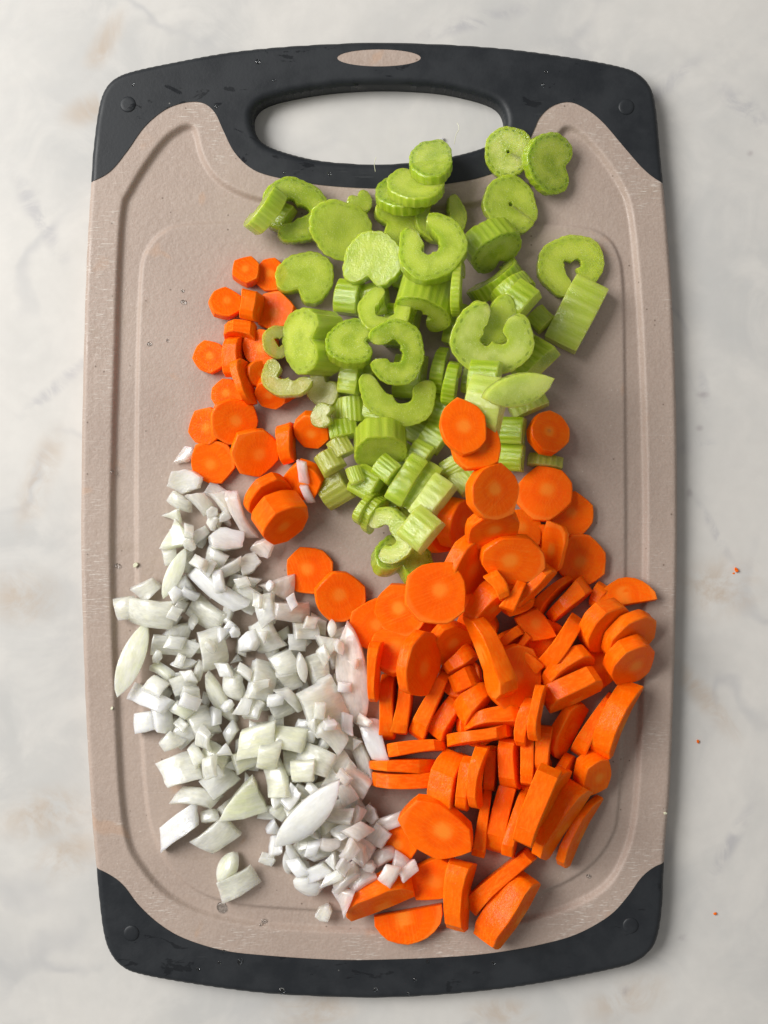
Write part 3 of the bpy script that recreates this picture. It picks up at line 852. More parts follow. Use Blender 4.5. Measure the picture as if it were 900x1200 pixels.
disc(298, 529, 29, 11, 'A', 0, 'large seven-sided carrot coin lapped over its neighbours', n=7)
edge(337, 519, 46, 19, 99, 'upright carrot slice on edge beside the large coin', tilt=80, cut=.3)
disc(365, 503, 22, 15, 32, -100, 'carrot coin tucked under the small olive celery bit')
disc(356, 562, 24, 18, 30, -120, 'thick carrot lump carrying a strip of onion', n=7)
disc(312, 580, 29, 14, 58, -52, 'carrot slice leaning behind the thick carrot drum', n=9)
disc(326, 606, 30, 30, 58, -52, 'thick carrot drum with its cut face turned down', n=9, q=70)
disc(363, 668, 29, 10, 3, 0, 'eight-sided carrot coin partly under another near the onions', n=8)
disc(398, 700, 31, 11, 'A', 0, 'eight-sided carrot coin on top, alone beside the onions', n=8)

# ---- the large carrot pile
disc(681, 656, 31, 11, 5, -45, 'seven-sided carrot coin lying on the bare board by the pile', n=8)
disc(671, 603, 27, 9, 3, 0, 'carrot coin mostly hidden under a larger coin by the celery', n=8)
disc(440, 733, 31, 10, 3, 0, 'flat carrot coin with a rough face next to onion')
disc(515, 626, 24, 14, 40, 10, 'dark carrot slice at the celery foot, low in the pile')
edge(673, 862, 70, 20, 60, 'shaded carrot slice deep in the pit of the pile', tilt=50, cut=.1)
disc(585, 690, 26, 12, 20, 40); disc(606, 702, 22, 12, 50, 120); disc(560, 735, 26, 12, 20, 200); disc(600, 760, 24, 12, 30, 300); disc(640, 750, 26, 12, 10, 0)
disc(640, 800, 30, 14, 20, 30); disc(540, 795, 26, 12, 30, 140); disc(560, 850, 26, 12, 20, 20); disc(600, 850, 26, 12, 12, 200); disc(620, 900, 28, 12, 15, 80); disc(540, 910, 26, 10, 15, 10)
disc(700, 780, 28, 12, 10, 0); disc(635, 640, 26, 12, 20, 190); disc(560, 690, 28, 14, 15, 90); disc(500, 740, 26, 10, 10, 0)
disc(535, 613, 30, 20, 58, -12, 'carrot slice leaning right beside the cut celery tips', n=9)
disc(551, 662, 37, 18, 56, -28, 'big carrot slice leaning behind the top octagon', n=9)
disc(463, 764, 30, 13, 30, 100, 'carrot coin leaning under two others near the onion leaf')
disc(471, 716, 32, 11, 22, 215, 'ribbed carrot coin half hidden beneath the top octagon', n=9)
disc(527, 754, 28, 16, 40, -50, 'chunky carrot slice below the top octagon')
edge(573, 712, 54, 30, 50, 'wide carrot chunk behind the pale pointed wedge', tilt=60, cut=.3)
disc(610, 622, 28, 11, 25, 60, 'thin carrot slice behind a leaning oval')
disc(578, 618, 31, 15, 52, -75, 'carrot slice tipped forward, rim to the light', n=8)
edge(647, 640, 54, 14, 72, 'narrow carrot slice between oval and flat coin', tilt=58, cut=.5, side=-1)
edge(630, 690, 60, 18, 46, 'first of three parallel carrot slices leaning in a row', tilt=72)
edge(650, 698, 60, 17, 44, 'middle of three parallel carrot slices leaning in a row', tilt=72)
edge(670, 709, 62, 22, 42, 'last and widest of three parallel leaning carrot slices', tilt=72)
disc(602, 656, 37, 15, 22, -75, 'large oval carrot slice above the three parallel ones', b=29, n=9, spin=-12)
edge(598, 748, 34, 13, 35); edge(612, 756, 30, 12, 40); edge(587, 686, 34, 16, 120); edge(604, 699, 36, 18, 62)
edge(661, 758, 74, 23, 54, 'carrot stick lying slanted beside a diamond piece', tilt=80)
disc(629, 733, 27, 13, 6, -20, 'diamond shaped carrot piece on top of the pile', b=20, n=4, spin=-20)
edge(623, 772, 34, 15, 140)
disc(602, 795, 37, 12, 22, -10, 'broad carrot coin right of the pale pointed wedge', n=9)
edge(667, 788, 64, 24, 33, 'curved carrot slice lying behind a twin slice', tilt=62, cut=.1, side=1)
edge(673, 816, 68, 30, 22, 'thick curved carrot slice in front of its twin', tilt=60, cut=.1)
edge(703, 699, 30, 18, 60, tilt=70)
carrot('h', 736, 708, 30, 34, 12, 14, 90, -80, 'half moon carrot slice on the board rim', cut=.05)
disc(712, 735, 34, 20, 48, -45, 'carrot slice leaning into the stack on the rim', n=9)
disc(741, 748, 35, 15, 46, -50, 'middle carrot slice of the stack on the rim', n=9)
disc(742, 776, 34, 20, 46, -60, 'front carrot slice of the stack on the rim', n=8, b=30)
edge(701, 851, 84, 20, 60, 'thin carrot spear behind a thicker shiny spear', tilt=74)
edge(727, 845, 92, 30, 66, 'thick shiny carrot spear leaning at the groove', tilt=66, cut=.05)
disc(697, 908, 26, 22, 35, -40, 'blunt carrot lump below the two spears', b=22, n=7)
# sticks along the onion side
edge(440, 788, 68, 15, 88, 'thin upright carrot stick against the onion leaf')
edge(457, 830, 78, 20, 87, 'tall carrot stick with dark cut end beside onions')
edge(477, 824, 78, 19, 83, 'tall carrot stick right of the dark ended one')
edge(508, 830, 84, 21, 66, 'slanted carrot stick with a frayed edge', tilt=78)
edge(529, 842, 58, 26, 60, 'short pointed carrot stick right of the frayed one', tilt=70)
edge(560, 828, 50, 26, 40, 'carrot piece under the tip of the pale wedge', tilt=60)
edge(546, 801, 32, 26, 20, 'squarish carrot bit left of the pale wedge', tilt=70)
disc(491, 781, 38, 14, 56, -8, 'oval carrot slice leaning on the tall sticks', n=9)
edge(544, 779, 40, 18, 40, 'bright carrot wedge bit touching the pale wedge', tilt=62)
edge(568, 772, 100, 24, -67, 'long pale pointed carrot wedge on top of the pile', tilt=66, q=60, cut=-.2)
edge(489, 881, 74, 17, 4, 'rough brown-edged carrot strip lying level', tilt=76)
edge(473, 900, 82, 15, -2, 'upper of two level carrot strips by the onion', tilt=82)
edge(476, 917, 84, 20, 0, 'lower of two level carrot strips by the onion', tilt=82)
edge(577, 847, 66, 22, 10, 'carrot strip under the broad coin', tilt=70)
edge(562, 867, 76, 20, 11, 'sloping carrot strip above the upright row', tilt=76)
edge(617, 846, 56, 17, 75, 'dark carrot slice edge in the gap by the twins', tilt=76)
edge(630, 836, 62, 18, 84, 'bright carrot slice edge beside the dark one', tilt=76)
# upright row
edge(530, 918, 66, 32, 78, 'thick wedge at the start of the upright carrot row', tilt=66)
edge(548, 920, 64, 18, 80, 'second slice of the upright carrot row', tilt=74)
edge(561, 910, 70, 18, 84, 'third slice of the upright carrot row', tilt=76)
edge(578, 903, 54, 19, 87, 'narrow fourth slice of the upright carrot row', tilt=78)
edge(600, 898, 58, 27, 90, 'broad fifth slice of the upright carrot row', tilt=74)
edge(623, 890, 60, 17, 88, 'thin sixth slice of the upright carrot row', tilt=78)
edge(641, 880, 54, 20, 86, 'last slice of the upright carrot row', tilt=76)
edge(662, 918, 62, 24, 66, 'carrot slice edge above the lower sticks', tilt=66)
# lower sticks
edge(655, 938, 70, 20, 66, tilt=60)
edge(570, 966, 82, 17, 81, 'thin first stick of the lower carrot row', tilt=82)
edge(591, 961, 86, 25, 78, 'broad second stick of the lower carrot row', tilt=76)
edge(608, 965, 86, 16, 76, 'third stick of the lower carrot row', tilt=74)
edge(631, 948, 92, 30, 70, 'long fourth stick of the lower carrot row', tilt=76)
edge(684, 978, 92, 18, 62, 'last outer slice of the lower carrot row', tilt=62)
edge(661, 965, 96, 30, 62, 'wide slice inside the last of the lower row', tilt=60)
# bottom edge
disc(508, 1032, 34, 15, 10, 200, 'five sided carrot slice under the fan shaped pair', b=26, n=5, spin=20)
carrot('h', 478, 1072, 34, 40, 13, 6, 90, 100, 'carrot half moon under a ragged slice at the lower rim', cut=.1)
disc(470, 988, 30, 14, 18, 200, 'lower left slice of the fan shaped carrot pair', b=24, n=6)
disc(513, 973, 46, 17, 20, -125, 'large fan shaped carrot slice on the bare board', b=34, n=7, spin=-35)
edge(446, 1058, 84, 36, 24, 'ragged wide carrot slice at the onion corner', tilt=50, cut=.0)
edge(539, 1052, 80, 34, 83, 'blocky carrot stick standing at the lower rim', tilt=74, cut=0)
edge(588, 1037, 98, 27, 43, 'long slanted carrot stick near the lower rim', tilt=74, cut=-.1)
edge(604, 1075, 92, 36, 60, 'pointed carrot slice overhanging the lower rubber end', tilt=52, cut=-.1)

# ------------------------------------------------------------------ celery
def celery(px, py, R, wall, opening, t, tilt, dr, spin, label=None, mat='celery', q=86, ell=1.0, hook=0.0, dz=0, slant=0, group=None, eye=.985, kid=True):
    R *= .94; wall *= .94; t *= .9
    if wall / R >= .66 and opening <= 62 and eye > .98 and kid:
        dep = float(np.interp(opening, (5, 20, 26, 40, 62), (.05, .10, .40, .50, .58))); me = celery_kidney('celery_slice', R, dep, float(np.interp(opening, (5, 62), (.30, .46))), t, ell)
    else: me = celery_mesh('celery_slice', R, min(wall * (1.08 if opening < 100 else 1.1), R * .965), opening * (.62 if opening < 100 else .95), t, ell, eye=eye, hook=hook, slant=slant)
    if tilt == 'A': tilt, dr = lean(px, py, R * .9, 26)
    o = settle('celery_slice', me, px, py, rot_of(tilt, dr, spin), MAT[mat], q, dz)
    if label: tag(o, label, 'celery slice', group)
    else: tag(o, 'small green celery bit wedged low between larger slices', 'celery slice', 'celery bits in the pile')
    return o
def cedge(px, py, L, w, ang, label=None, side=1, tilt=80, mat='celery', q=78, wall=.55, op=110, dz=0):
    """slice on edge, ribbed outside up: a strip L long, w wide at ang"""
    dr = ang - 90 * side; R = L / 2
    w = max(9, (w - .5 * R * math.cos(math.radians(tilt))) / math.sin(math.radians(tilt)))
    return celery(px, py, R, R * wall, op, w, tilt, dr, dr, label, mat, q, dz=dz)
def cblock(px, py, L, w, ang, label=None, tilt=70, mat='celery', h=None, q=80, side=1):
    """short stalk chunk with flat sides and square ends"""
    dr = ang - 90 * side
    hh = h or min(L * .55, 24)
    w = max(9, (w - .4 * hh * math.cos(math.radians(tilt))) / math.sin(math.radians(tilt)))
    arch = rng.uniform(.12, .4)
    lp = [(hh / 2, -L / 2), (hh / 2, -L / 5), (hh / 2, L / 5), (hh / 2, L / 2)]
    for k in range(9):
        f = 1 - 2 * k / 8
        lp.append((-hh / 2 + arch * hh * abs(f) ** 2.4 + rng.normal(0, .25), f * L / 2 * .97))
    me = prism('celery_chunk', lp, w, ch=1.2, warp=.8, wob=.5, center=(0, 0))
    at = me.attributes['shape']; arr = np.zeros(len(me.vertices) * 3, np.float32); at.data.foreach_get('vector', arr); arr = arr.reshape(-1, 3)
    arr[:, 0] = arr[:, 1] * .17 + .5; arr[:, 1] = .5; at.data.foreach_set('vector', arr.ravel())
    o = settle('celery_chunk', me, px, py, rot_of(tilt, dr, dr), MAT[mat], q)
    if label: tag(o, label, 'celery chunk')
    else: tag(o, 'small squarish celery chunk in the lower celery heap', 'celery chunk', 'celery chunks in the lower heap')
    return o

def cleaf(px, py, L, W, ang, t, label):
    me = prism('celery_slice', onion_loop('l', L, W), t, ch=1.3, warp=1.2, wob=.5, center=(0, 0), bulge=1.2)
    at = me.attributes['shape']; arr = np.zeros(len(me.vertices) * 3, np.float32); at.data.foreach_get('vector', arr); arr = arr.reshape(-1, 3)
    arr[:, 0] = arr[:, 0] * .25 + .5; arr[:, 1] = np.clip(.5 + arr[:, 1], 0, 1); at.data.foreach_set('vector', arr.ravel())
    o = settle('celery_slice', me, px, py, rot_of(14, -60, ang), MAT['celery_pale'], 84); tag(o, label, 'celery slice')
# bottom layer
cblock(328, 252, 34, 24, 60); celery(515, 250, 34, 20, 90, 16, 12, 0, 90, 'celery crescent open upward behind a hooked slice')
celery(467, 258, 32, 26, 40, 16, 10, 40, 200, 'smooth celery slice under the leaning stack')
celery(421, 236, 16, 11, 60, 12, 20, 40, 120, 'tiny celery curl beside the round dotted slice')
cblock(480, 440, 52, 36, 85, mat='celery'); cblock(470, 380, 50, 40, 80); cblock(560, 440, 44, 30, 80); cblock(540, 380, 50, 30, 70); cblock(440, 350, 40, 30, 100)
cblock(600, 400, 50, 34, 40); cblock(500, 470, 44, 30, 60); cblock(520, 480, 40, 28, 70); cblock(425, 440, 40, 30, 70); cblock(445, 300, 40, 30, 20); cblock(480, 320, 40, 30, 70)
cblock(440, 560, 40, 30, 60); cblock(470, 540, 44, 30, 50); cblock(490, 590, 44, 28, 60); cblock(520, 560, 40, 24, 60); cblock(455, 590, 40, 30, 60)
celery(345, 246, 41, 27, 75, 18, 8, 0, 205, 'large open celery curl under the round dotted slice')
cedge(308, 241, 64, 26, 56, 'ribbed celery slice on edge at the outer corner of the heap', side=-1, tilt=66)
celery(437, 306, 37, 29, 45, 18, 12, 160, -105, 'heart shaped celery slice below the round dotted one')
celery(596, 177, 31, 23, 10, 12, 6, 210, -30, 'pale celery ring on the rubber beside the handle slot', 'celery_pale', eye=.94, ell=.96)
celery(598, 239, 36, 27, 18, 16, 8, 0, -35, 'celery ring with a closed eye below the pale ring', 'celery', eye=.93, ell=.92)
celery(669, 311, 40, 30, 50, 13, 2, 0, -72, 'hooked celery crescent lying alone on the bare board', 'celery', kid=False)
celery(380, 455, 22, 17, 60, 20, 20, 200, 60, 'dull olive celery piece above the tiny olive bit', 'celery_olive')
cblock(640, 540, 42, 14, -8, 'flat glassy celery piece under a lone carrot coin', mat='celery_olive', h=12)
cblock(624, 418, 50, 34, 45, 'square celery piece below the flat plank', h=18, tilt=40)
cblock(620, 474, 46, 20, 25, 'pale celery sliver under the boat shaped one', mat='celery_pale', h=14)
cblock(677, 366, 84, 42, 62, 'flat ridged celery plank leaning off the hooked crescent', mat='celery_pale', h=22, tilt=82)
# second layer
celery(398, 266, 36, 33, 6, 18, 'A', 0, 80, 'round celery slice with a rim of dark dots', ell=1.06)
celery(357, 326, 35, 27, 40, 17, 8, 60, -118, 'celery crescent lapping over the carrot coins')
celery(327, 400, 21, 15, 70, 10, 10, 0, 0, 'small olive celery sliver over a carrot coin', 'celery_olive')
celery(338, 438, 31, 20, 150, 11, 14, 120, 60, 'thin olive celery crescent lying on carrot coins', 'celery_olive')
celery(368, 397, 38, 27, 42, 46, 46, 182, 0, 'thick celery tube with a pale cut face', 'celery', q=75)
cblock(408, 346, 40, 30, 80, 'upright celery block between curls'); cblock(410, 443, 36, 24, 80)
celery(474, 222, 36, 26, 60, 15, 38, 95, 90, 'lowest slice of the leaning celery stack')
celery(488, 212, 36, 26, 60, 14, 38, 95, 90, 'middle slice of the leaning celery stack')
celery(506, 186, 34, 31, 20, 16, 34, 95, 90, 'top slice of the leaning celery stack', ell=.8)
celery(578, 284, 33, 24, 60, 32, 58, -60, -60, 'thick glossy celery piece below the ring with an eye')
celery(500, 345, 35, 26, 80, 54, 66, 255, 255, 'glossy rounded celery tube near the hooked slice')
celery(506, 290, 42, 30, 52, 22, 14, 95, 118, 'big hooked celery slice with a thick ribbed rim', kid=False)
cedge(538, 336, 62, 14, 87, 'thin celery strip standing on edge under the hooked slice')
cedge(583, 325, 72, 24, 38, 'ribbed celery slice on edge beside a twin', side=-1, tilt=72)
cedge(603, 338, 56, 24, 38, 'shorter twin of the ribbed edge slice')
cblock(608, 352, 46, 30, 50, 'celery block under the ribbed twins'); cblock(634, 372, 26, 24, 40, 'small celery cube beside the plank')
celery(645, 188, 35, 31, 26, 15, 'A', 0, -8, 'lobed celery slice lying over the pale ring', ell=1.02)
celery(452, 364, 33, 20, 70, 16, 24, 95, 70, 'narrow celery smile above the lobed pair')
celery(576, 372, 32, 24, 60, 14, 10, 0, 100, 'celery slice peering from behind the large pale crescent')
celery(577, 394, 46, 33, 72, 18, 8, -90, 72, 'large pale celery crescent with sparkling pith', 'celery_pale')
celery(412, 402, 30, 23, 30, 20, 16, 80, 0, 'lobed celery piece left of an open curl')
cedge(517, 433, 62, 18, 80, 'upright celery strip left of its pair', tilt=80); cedge(531, 448, 54, 17, 78, 'upright celery strip right of its pair', tilt=80)
cblock(568, 442, 40, 34, 84, 'shaded celery block under the large pale crescent')
cblock(562, 480, 62, 40, 78, 'ridged celery block behind a carrot oval', mat='celery_pale')
cleaf(607, 454, 78, 36, 14, 16, 'pale boat shaped celery sliver with a torn tip')
cblock(600, 504, 32, 32, 86, 'upper of two square celery chunks by the carrot', h=26); cblock(600, 536, 32, 30, 86, 'lower of two square celery chunks by the carrot', h=22)
celery(379, 487, 15, 12, 40, 14, 20, 180, 0, 'tiny olive celery bit over a carrot coin', 'celery_olive')
cedge(410, 482, 46, 34, 4, 'ridged celery block with a wet top', tilt=84); cblock(438, 482, 34, 26, 80); cblock(402, 503, 34, 22, 10)
celery(445, 518, 33, 30, 16, 32, 56, -88, 92, 'thick celery drum with its smooth face turned down')
cblock(399, 524, 26, 24, 30, mat='celery_olive'); cblock(386, 540, 30, 26, 30, mat='celery_olive'); cblock(392, 572, 42, 36, 120, 'olive celery chunk beside the onion strip', mat='celery_olive')
cblock(487, 504, 30, 28, 60); cblock(509, 512, 32, 28, 55); cblock(492, 533, 32, 24, 60)
celery(467, 452, 47, 27, 150, 20, 8, -90, 85, 'wide smiling celery crescent in the middle of the heap')
celery(462, 411, 37, 25, 64, 20, 10, -60, 180, 'open celery curl in the middle of the heap')
cblock(429, 565, 38, 32, 60, 'glossy celery chunk with a white glint'); cblock(416, 556, 18, 20, 20, mat='celery_pale'); cblock(453, 549, 28, 26, 50); cblock(531, 548, 26, 24, 120, mat='celery_pale')
cblock(545, 562, 30, 26, 40, 'pale glossy celery bit beneath the leaning carrot oval', mat='celery_pale')
cedge(430, 596, 44, 14, 58, 'rear one of two leaning celery slices', tilt=66); cedge(440, 603, 48, 14, 58, 'front one of two leaning celery slices', tilt=66)
celery(472, 658, 36, 26, 60, 22, 36, 60, 250, 'ribbed celery slice at the foot of the heap')
celery(455, 628, 35, 22, 100, 15, 26, 190, 200, 'translucent celery slice with a ribbed bright rim', 'celery_pale', ell=.95)
cblock(477, 562, 62, 24, 58, 'first of three parallel slanted celery sticks', tilt=78); cblock(496, 572, 62, 22, 58, 'second of three parallel slanted celery sticks', tilt=76)
cblock(507, 585, 56, 28, 54, 'third and widest of three parallel celery sticks', tilt=70, mat='celery_pale'); cblock(493, 620, 44, 34, 50, 'celery chunk below the three slanted sticks', mat='celery_pale')

# carrot slices that lie on the celery
disc(551, 527, 28, 11, 14, 60, 'lower of two carrot ovals lying on the celery', n=9)
disc(543, 501, 31, 11, 14, 60, 'upper of two carrot ovals lying on the celery', b=26, n=9, spin=100)
disc(644, 507, 25, 17, 20, 40, 'lone thick carrot coin right of the celery', n=9)
disc(639, 578, 34, 10, 'A', 0, 'large octagonal carrot coin with a pale star core', n=8)
disc(578, 576, 30, 15, 26, -10, 'thick carrot oval leaning against the celery', n=9, b=31)
disc(511, 695, 36, 10, 8, 60, 'large pale octagonal carrot coin on top of the pile', n=8, q=92)

# ------------------------------------------------------------------ onions
ONION = {'q': 'four-sided', 't': 'three-cornered', 'l': 'leaf-shaped', 'h': 'blunt lumpy', 's': 'slanted strip'}
TINT = {'white': 'white', 'green': 'greenish white', 'yellow': 'yellowish', 'pink': 'pinkish', 'clear': 'glassy', 'bright': 'bright white'}
def onion(kind, px, py, L, W, ang, mat='white', t=None, label=None, bend=None, tilt=None, dr=None, q=80):
    t = (t or rng.uniform(6, 10)) * 1.1
    k_ = 1.0 if label else (.84 if L > 26 else .95)
    me = onion_mesh(kind, L * k_, W * k_, t, bend)
    tl, d = lean(px, py, (L + W) * .3, 30)
    R = rot_of(tl, d, 0)
    R2 = rot_of(rng.uniform(4, 16) if tilt is None else tilt, rng.uniform(0, 360) if dr is None else dr, ang)
    o = settle('onion_piece', me, px, py, R @ R2, MAT[mat], q)
    tag(o, label or f'{ONION[kind]} {TINT[mat]} onion piece in the chopped onion heap', 'onion piece', None if label else f'{ONION[kind]} {TINT[mat]} onion pieces')
    return o

heap = np.array([(205, 575), (250, 580), (300, 640), (340, 690), (395, 735), (425, 800), (430, 880), (425, 940), (440, 1000), (400, 1045), (350, 1030), (335, 960), (270, 930), (215, 890), (180, 830), (175, 760), (200, 700)], float)
def inside(p, poly):
    c = False
    for (x0, y0), (x1, y1) in zip(poly, np.roll(poly, -1, 0)):
        if (y0 > p[1]) != (y1 > p[1]) and p[0] < (x1 - x0) * (p[1] - y0) / (y1 - y0) + x0: c = not c
    return c
k = 0; spots = []
while k < 40:
    p = (rng.uniform(170, 440), rng.uniform(575, 1050))
    if not inside(p, heap): continue
    if any((p[0] - s[0]) ** 2 + (p[1] - s[1]) ** 2 < 17 ** 2 for s in spots): continue
    spots.append(p); k += 1
    onion(random.choice('qqths'), *p, rng.uniform(18, 30), rng.uniform(12, 20), rng.uniform(0, 180), random.choice(('white', 'clear', 'green' if p[1] < 800 else 'white')))
scatter_n = [0]
def scatter(count, gap=11):
    pts = []
    while len(pts) < count:
        p = (rng.uniform(170, 440), rng.uniform(575, 1050))
        if not inside(p, heap) or any((p[0] - a) ** 2 + (p[1] - b) ** 2 < gap ** 2 for a, b in pts): continue
        pts.append(p)
        pinky = p[0] > 375 and p[1] > 900
        o = onion(random.choice('qqqtsqlh'), *p, rng.uniform(15, 23), rng.uniform(10, 15), rng.uniform(0, 180), 'pink' if pinky else random.choice(('white', 'bright', 'clear', 'white')), rng.uniform(5, 9))
scatter(58)

O = onion
# lower right corner (pinkish, beside the carrots)
O('s', 452, 967, 44, 15, 22, 'pink', 6, 'pinkish onion strip running under the fan shaped carrot'); O('q', 450, 1004, 30, 22, 30, 'pink'); O('h', 434, 956, 24, 20, 40, 'pink')
O('q', 424, 1024, 36, 22, 30, 'pink'); O('h', 432, 1016, 16, 14, 0, 'pink'); O('q', 470, 1014, 26, 18, -30, 'pink'); O('s', 478, 1023, 24, 12, 35, 'pink'); O('q', 444, 980, 26, 20, 60, 'pink'); O('q', 455, 1028, 26, 18, 60, 'pink')
O('t', 401, 1051, 36, 26, 60, 'pink', 7, 'pinkish three-cornered onion piece above the lower groove'); O('h', 379, 1071, 24, 18, 70, 'clear', 7, 'lowest glassy onion piece in the groove')
O('s', 405, 1029, 40, 17, 42, 'pink'); O('s', 394, 1018, 34, 15, 25, 'white'); O('q', 392, 994, 30, 24, -30, 'white'); O('q', 374, 1000, 38, 26, 20, 'clear'); O('q', 357, 996, 28, 24, 40, 'clear')
O('l', 337, 1011, 46, 16, 86, 'white', 6); O('l', 344, 1003, 42, 15, -62, 'bright', 6); O('h', 362, 1040, 42, 34, 20, 'bright', 14, 'large blunt bright onion lump near the lower groove')
O('q', 366, 980, 44, 26, 15, 'white'); O('q', 388, 958, 34, 30, 30, 'yellow'); O('q', 419, 996, 42, 26, -36, 'pink', 9, 'pale pink onion square with a shiny top'); O('s', 414, 958, 38, 15, 60, 'white', 9, 'narrow white onion bar near the level carrot strips')
O('h', 313, 1009, 20, 18, 0, 'white', 8, 'tiny lone onion crumb on the bare board')
# left and bottom stragglers
O('q', 252, 982, 50, 30, 35, 'clear', 8, 'heart shaped glassy onion piece on the bare board'); O('q', 245, 958, 18, 16, 10, 'clear')
O('q', 277, 1038, 46, 24, 28, 'clear', 8, 'flat glassy onion piece under an upright curl'); O('l', 263, 1020, 40, 24, 58, 'green', 8, 'upright onion curl leaning on a flat piece')
O('s', 207, 971, 58, 24, 36, 'bright', 8, 'shiny silvery onion strip lying at the groove corner'); O('s', 228, 936, 46, 24, -14, 'white', 9, 'smooth white onion strip above the silvery one')
O('q', 206, 905, 50, 32, 15, 'white', 10, 'broad white onion square above the smooth strip'); O('q', 257, 916, 40, 32, 40, 'white'); O('q', 248, 888, 40, 34, -20, 'yellow')
O('h', 213, 860, 38, 34, 40, 'white'); O('q', 169, 847, 28, 26, 5, 'bright', 11, 'white onion cube at the left edge of the heap'); O('q', 190, 845, 22, 30, 10, 'bright'); O('s', 171, 820, 58, 20, -20, 'bright', 8, 'long pale onion sliver pointing at the groove')
O('q', 236, 845, 40, 44, 15, 'white', 10); O('q', 213, 833, 28, 18, -32, 'green'); O('q', 184, 802, 26, 19, -30, 'white'); O('s', 189, 787, 34, 12, -35, 'green'); O('q', 213, 802, 34, 27, 20, 'white', 11)
# upper heap
O('h', 217, 533, 27, 16, 40, 'pink', 6, 'lone pinkish onion flake touching a carrot coin'); O('h', 217, 562, 38, 30, 20, 'white', 9, 'topmost crumpled onion lump of the heap'); O('q', 209, 588, 36, 26, -20, 'clear', 7)
O('s', 237, 591, 38, 22, -50, 'white', 9); O('q', 251, 574, 22, 16, -30, 'pink'); O('s', 263, 590, 38, 18, -56, 'white', 9); O('t', 205, 603, 44, 20, -15, 'green', 6); O('t', 209, 625, 54, 32, 5, 'green', 8, 'greenish three-cornered onion leaf near the heap top')
O('q', 199, 652, 20, 16, 20, 'white'); O('h', 307, 642, 26, 32, -50, 'pink', 8, 'pinkish onion flap beneath the thick carrot drum'); O('s', 281, 606, 60, 14, -76, 'pink', 9, 'upright pinkish onion strip beside the carrot drum')
O('q', 251, 656, 30, 28, -20, 'white'); O('h', 261, 633, 40, 30, -20, 'bright', 11, 'shiny rounded onion piece above the strip bundle'); O('q', 284, 682, 40, 20, -10, 'clear'); O('h', 292, 660, 32, 30, 0, 'white'); O('s', 262, 668, 48, 18, 20, 'white', 9)
O('q', 218, 658, 14, 30, 10, 'clear'); O('q', 213, 692, 26, 22, 30, 'white'); O('q', 172, 690, 26, 26, 30, 'clear', 7); O('q', 147, 713, 24, 26, 10, 'clear', 7, 'clear onion flake lying in the groove')
O('q', 185, 721, 62, 38, -5, 'clear', 7, 'broad translucent onion flap near the groove'); O('l', 202, 672, 66, 20, 64, 'green', 8, 'upright greenish onion leaf in the upper heap')
O('q', 289, 700, 40, 34, -30, 'white', 11); O('s', 253, 691, 70, 22, -36, 'bright', 10, 'long white onion strip with a silvery end'); O('q', 240, 720, 62, 30, -24, 'clear', 8); O('q', 209, 740, 22, 30, 70, 'white')
O('q', 202, 758, 58, 28, -8, 'clear', 8); O('l', 152, 772, 92, 30, 72, 'green', 8, 'large greenish onion leaf leaning over the groove'); O('l', 215, 778, 38, 15, 8, 'bright', 8)
O('q', 249, 762, 30, 44, 12, 'white', 11, 'tall white onion block left of the chalky chip'); O('q', 273, 805, 27, 46, 10, 'white', 9); O('q', 309, 748, 42, 40, 20, 'white', 9); O('h', 291, 753, 32, 24, 50, 'bright', 10, 'chalky bright onion chip in the middle of the heap')
O('q', 307, 799, 36, 52, -15, 'white', 9); O('q', 298, 833, 24, 25, -25, 'white', 11); O('l', 258, 820, 70, 18, -66, 'yellow', 9, 'yellow-green onion sliver lying across the heap')
O('t', 324, 685, 40, 40, 80, 'pink', 12, 'pinkish onion wedge beside two carrot coins'); O('q', 343, 719, 54, 28, -8, 'pink', 9); O('q', 311, 713, 24, 38, 20, 'white')
O('q', 347, 754, 24, 18, 0, 'white'); O('q', 334, 778, 30, 30, 20, 'white', 11); O('q', 340, 797, 28, 22, 20, 'clear'); O('q', 329, 829, 26, 26, 30, 'clear'); O('q', 373, 784, 28, 42, 12, 'clear', 9); O('q', 393, 770, 20, 28, 20, 'clear')
O('l', 395, 804, 36, 12, -80, 'green', 6); O('l', 354, 783, 42, 15, -82, 'white', 8); O('s', 342, 822, 46, 15, -42, 'white', 9); O('q', 358, 741, 36, 20, -6, 'white', 10); O('t', 382, 752, 32, 30, 55, 'white', 13, 'white onion prism with a shaded cut side')
O('q', 380, 829, 44, 60, 14, 'white', 12, 'broad smooth onion block at the heap middle'); O('q', 391, 862, 48, 28, -52, 'white', 10)
O('s', 424, 892, 62, 20, -72, 'clear', 8); O('l', 415, 794, 128, 40, -84, 'pink', 9, 'largest onion leaf curving along the carrot sticks', -.18, 10, 0)
O('q', 399, 900, 34, 28, 40, 'white', 11); O('q', 417, 918, 38, 26, -35, 'pink', 10); O('s', 437, 868, 52, 22, -70, 'bright', 7, 'torn white onion strip against the tall carrot sticks')
scatter(66, 14)
O('q', 380, 926, 34, 24, 20, 'white'); O('q', 352, 932, 30, 24, -30, 'clear'); O('t', 396, 940, 34, 26, 60, 'white'); O('q', 372, 946, 34, 24, 10, 'clear'); O('q', 404, 975, 28, 20, 30, 'white'); O('s', 356, 975, 34, 16, 30, 'clear')
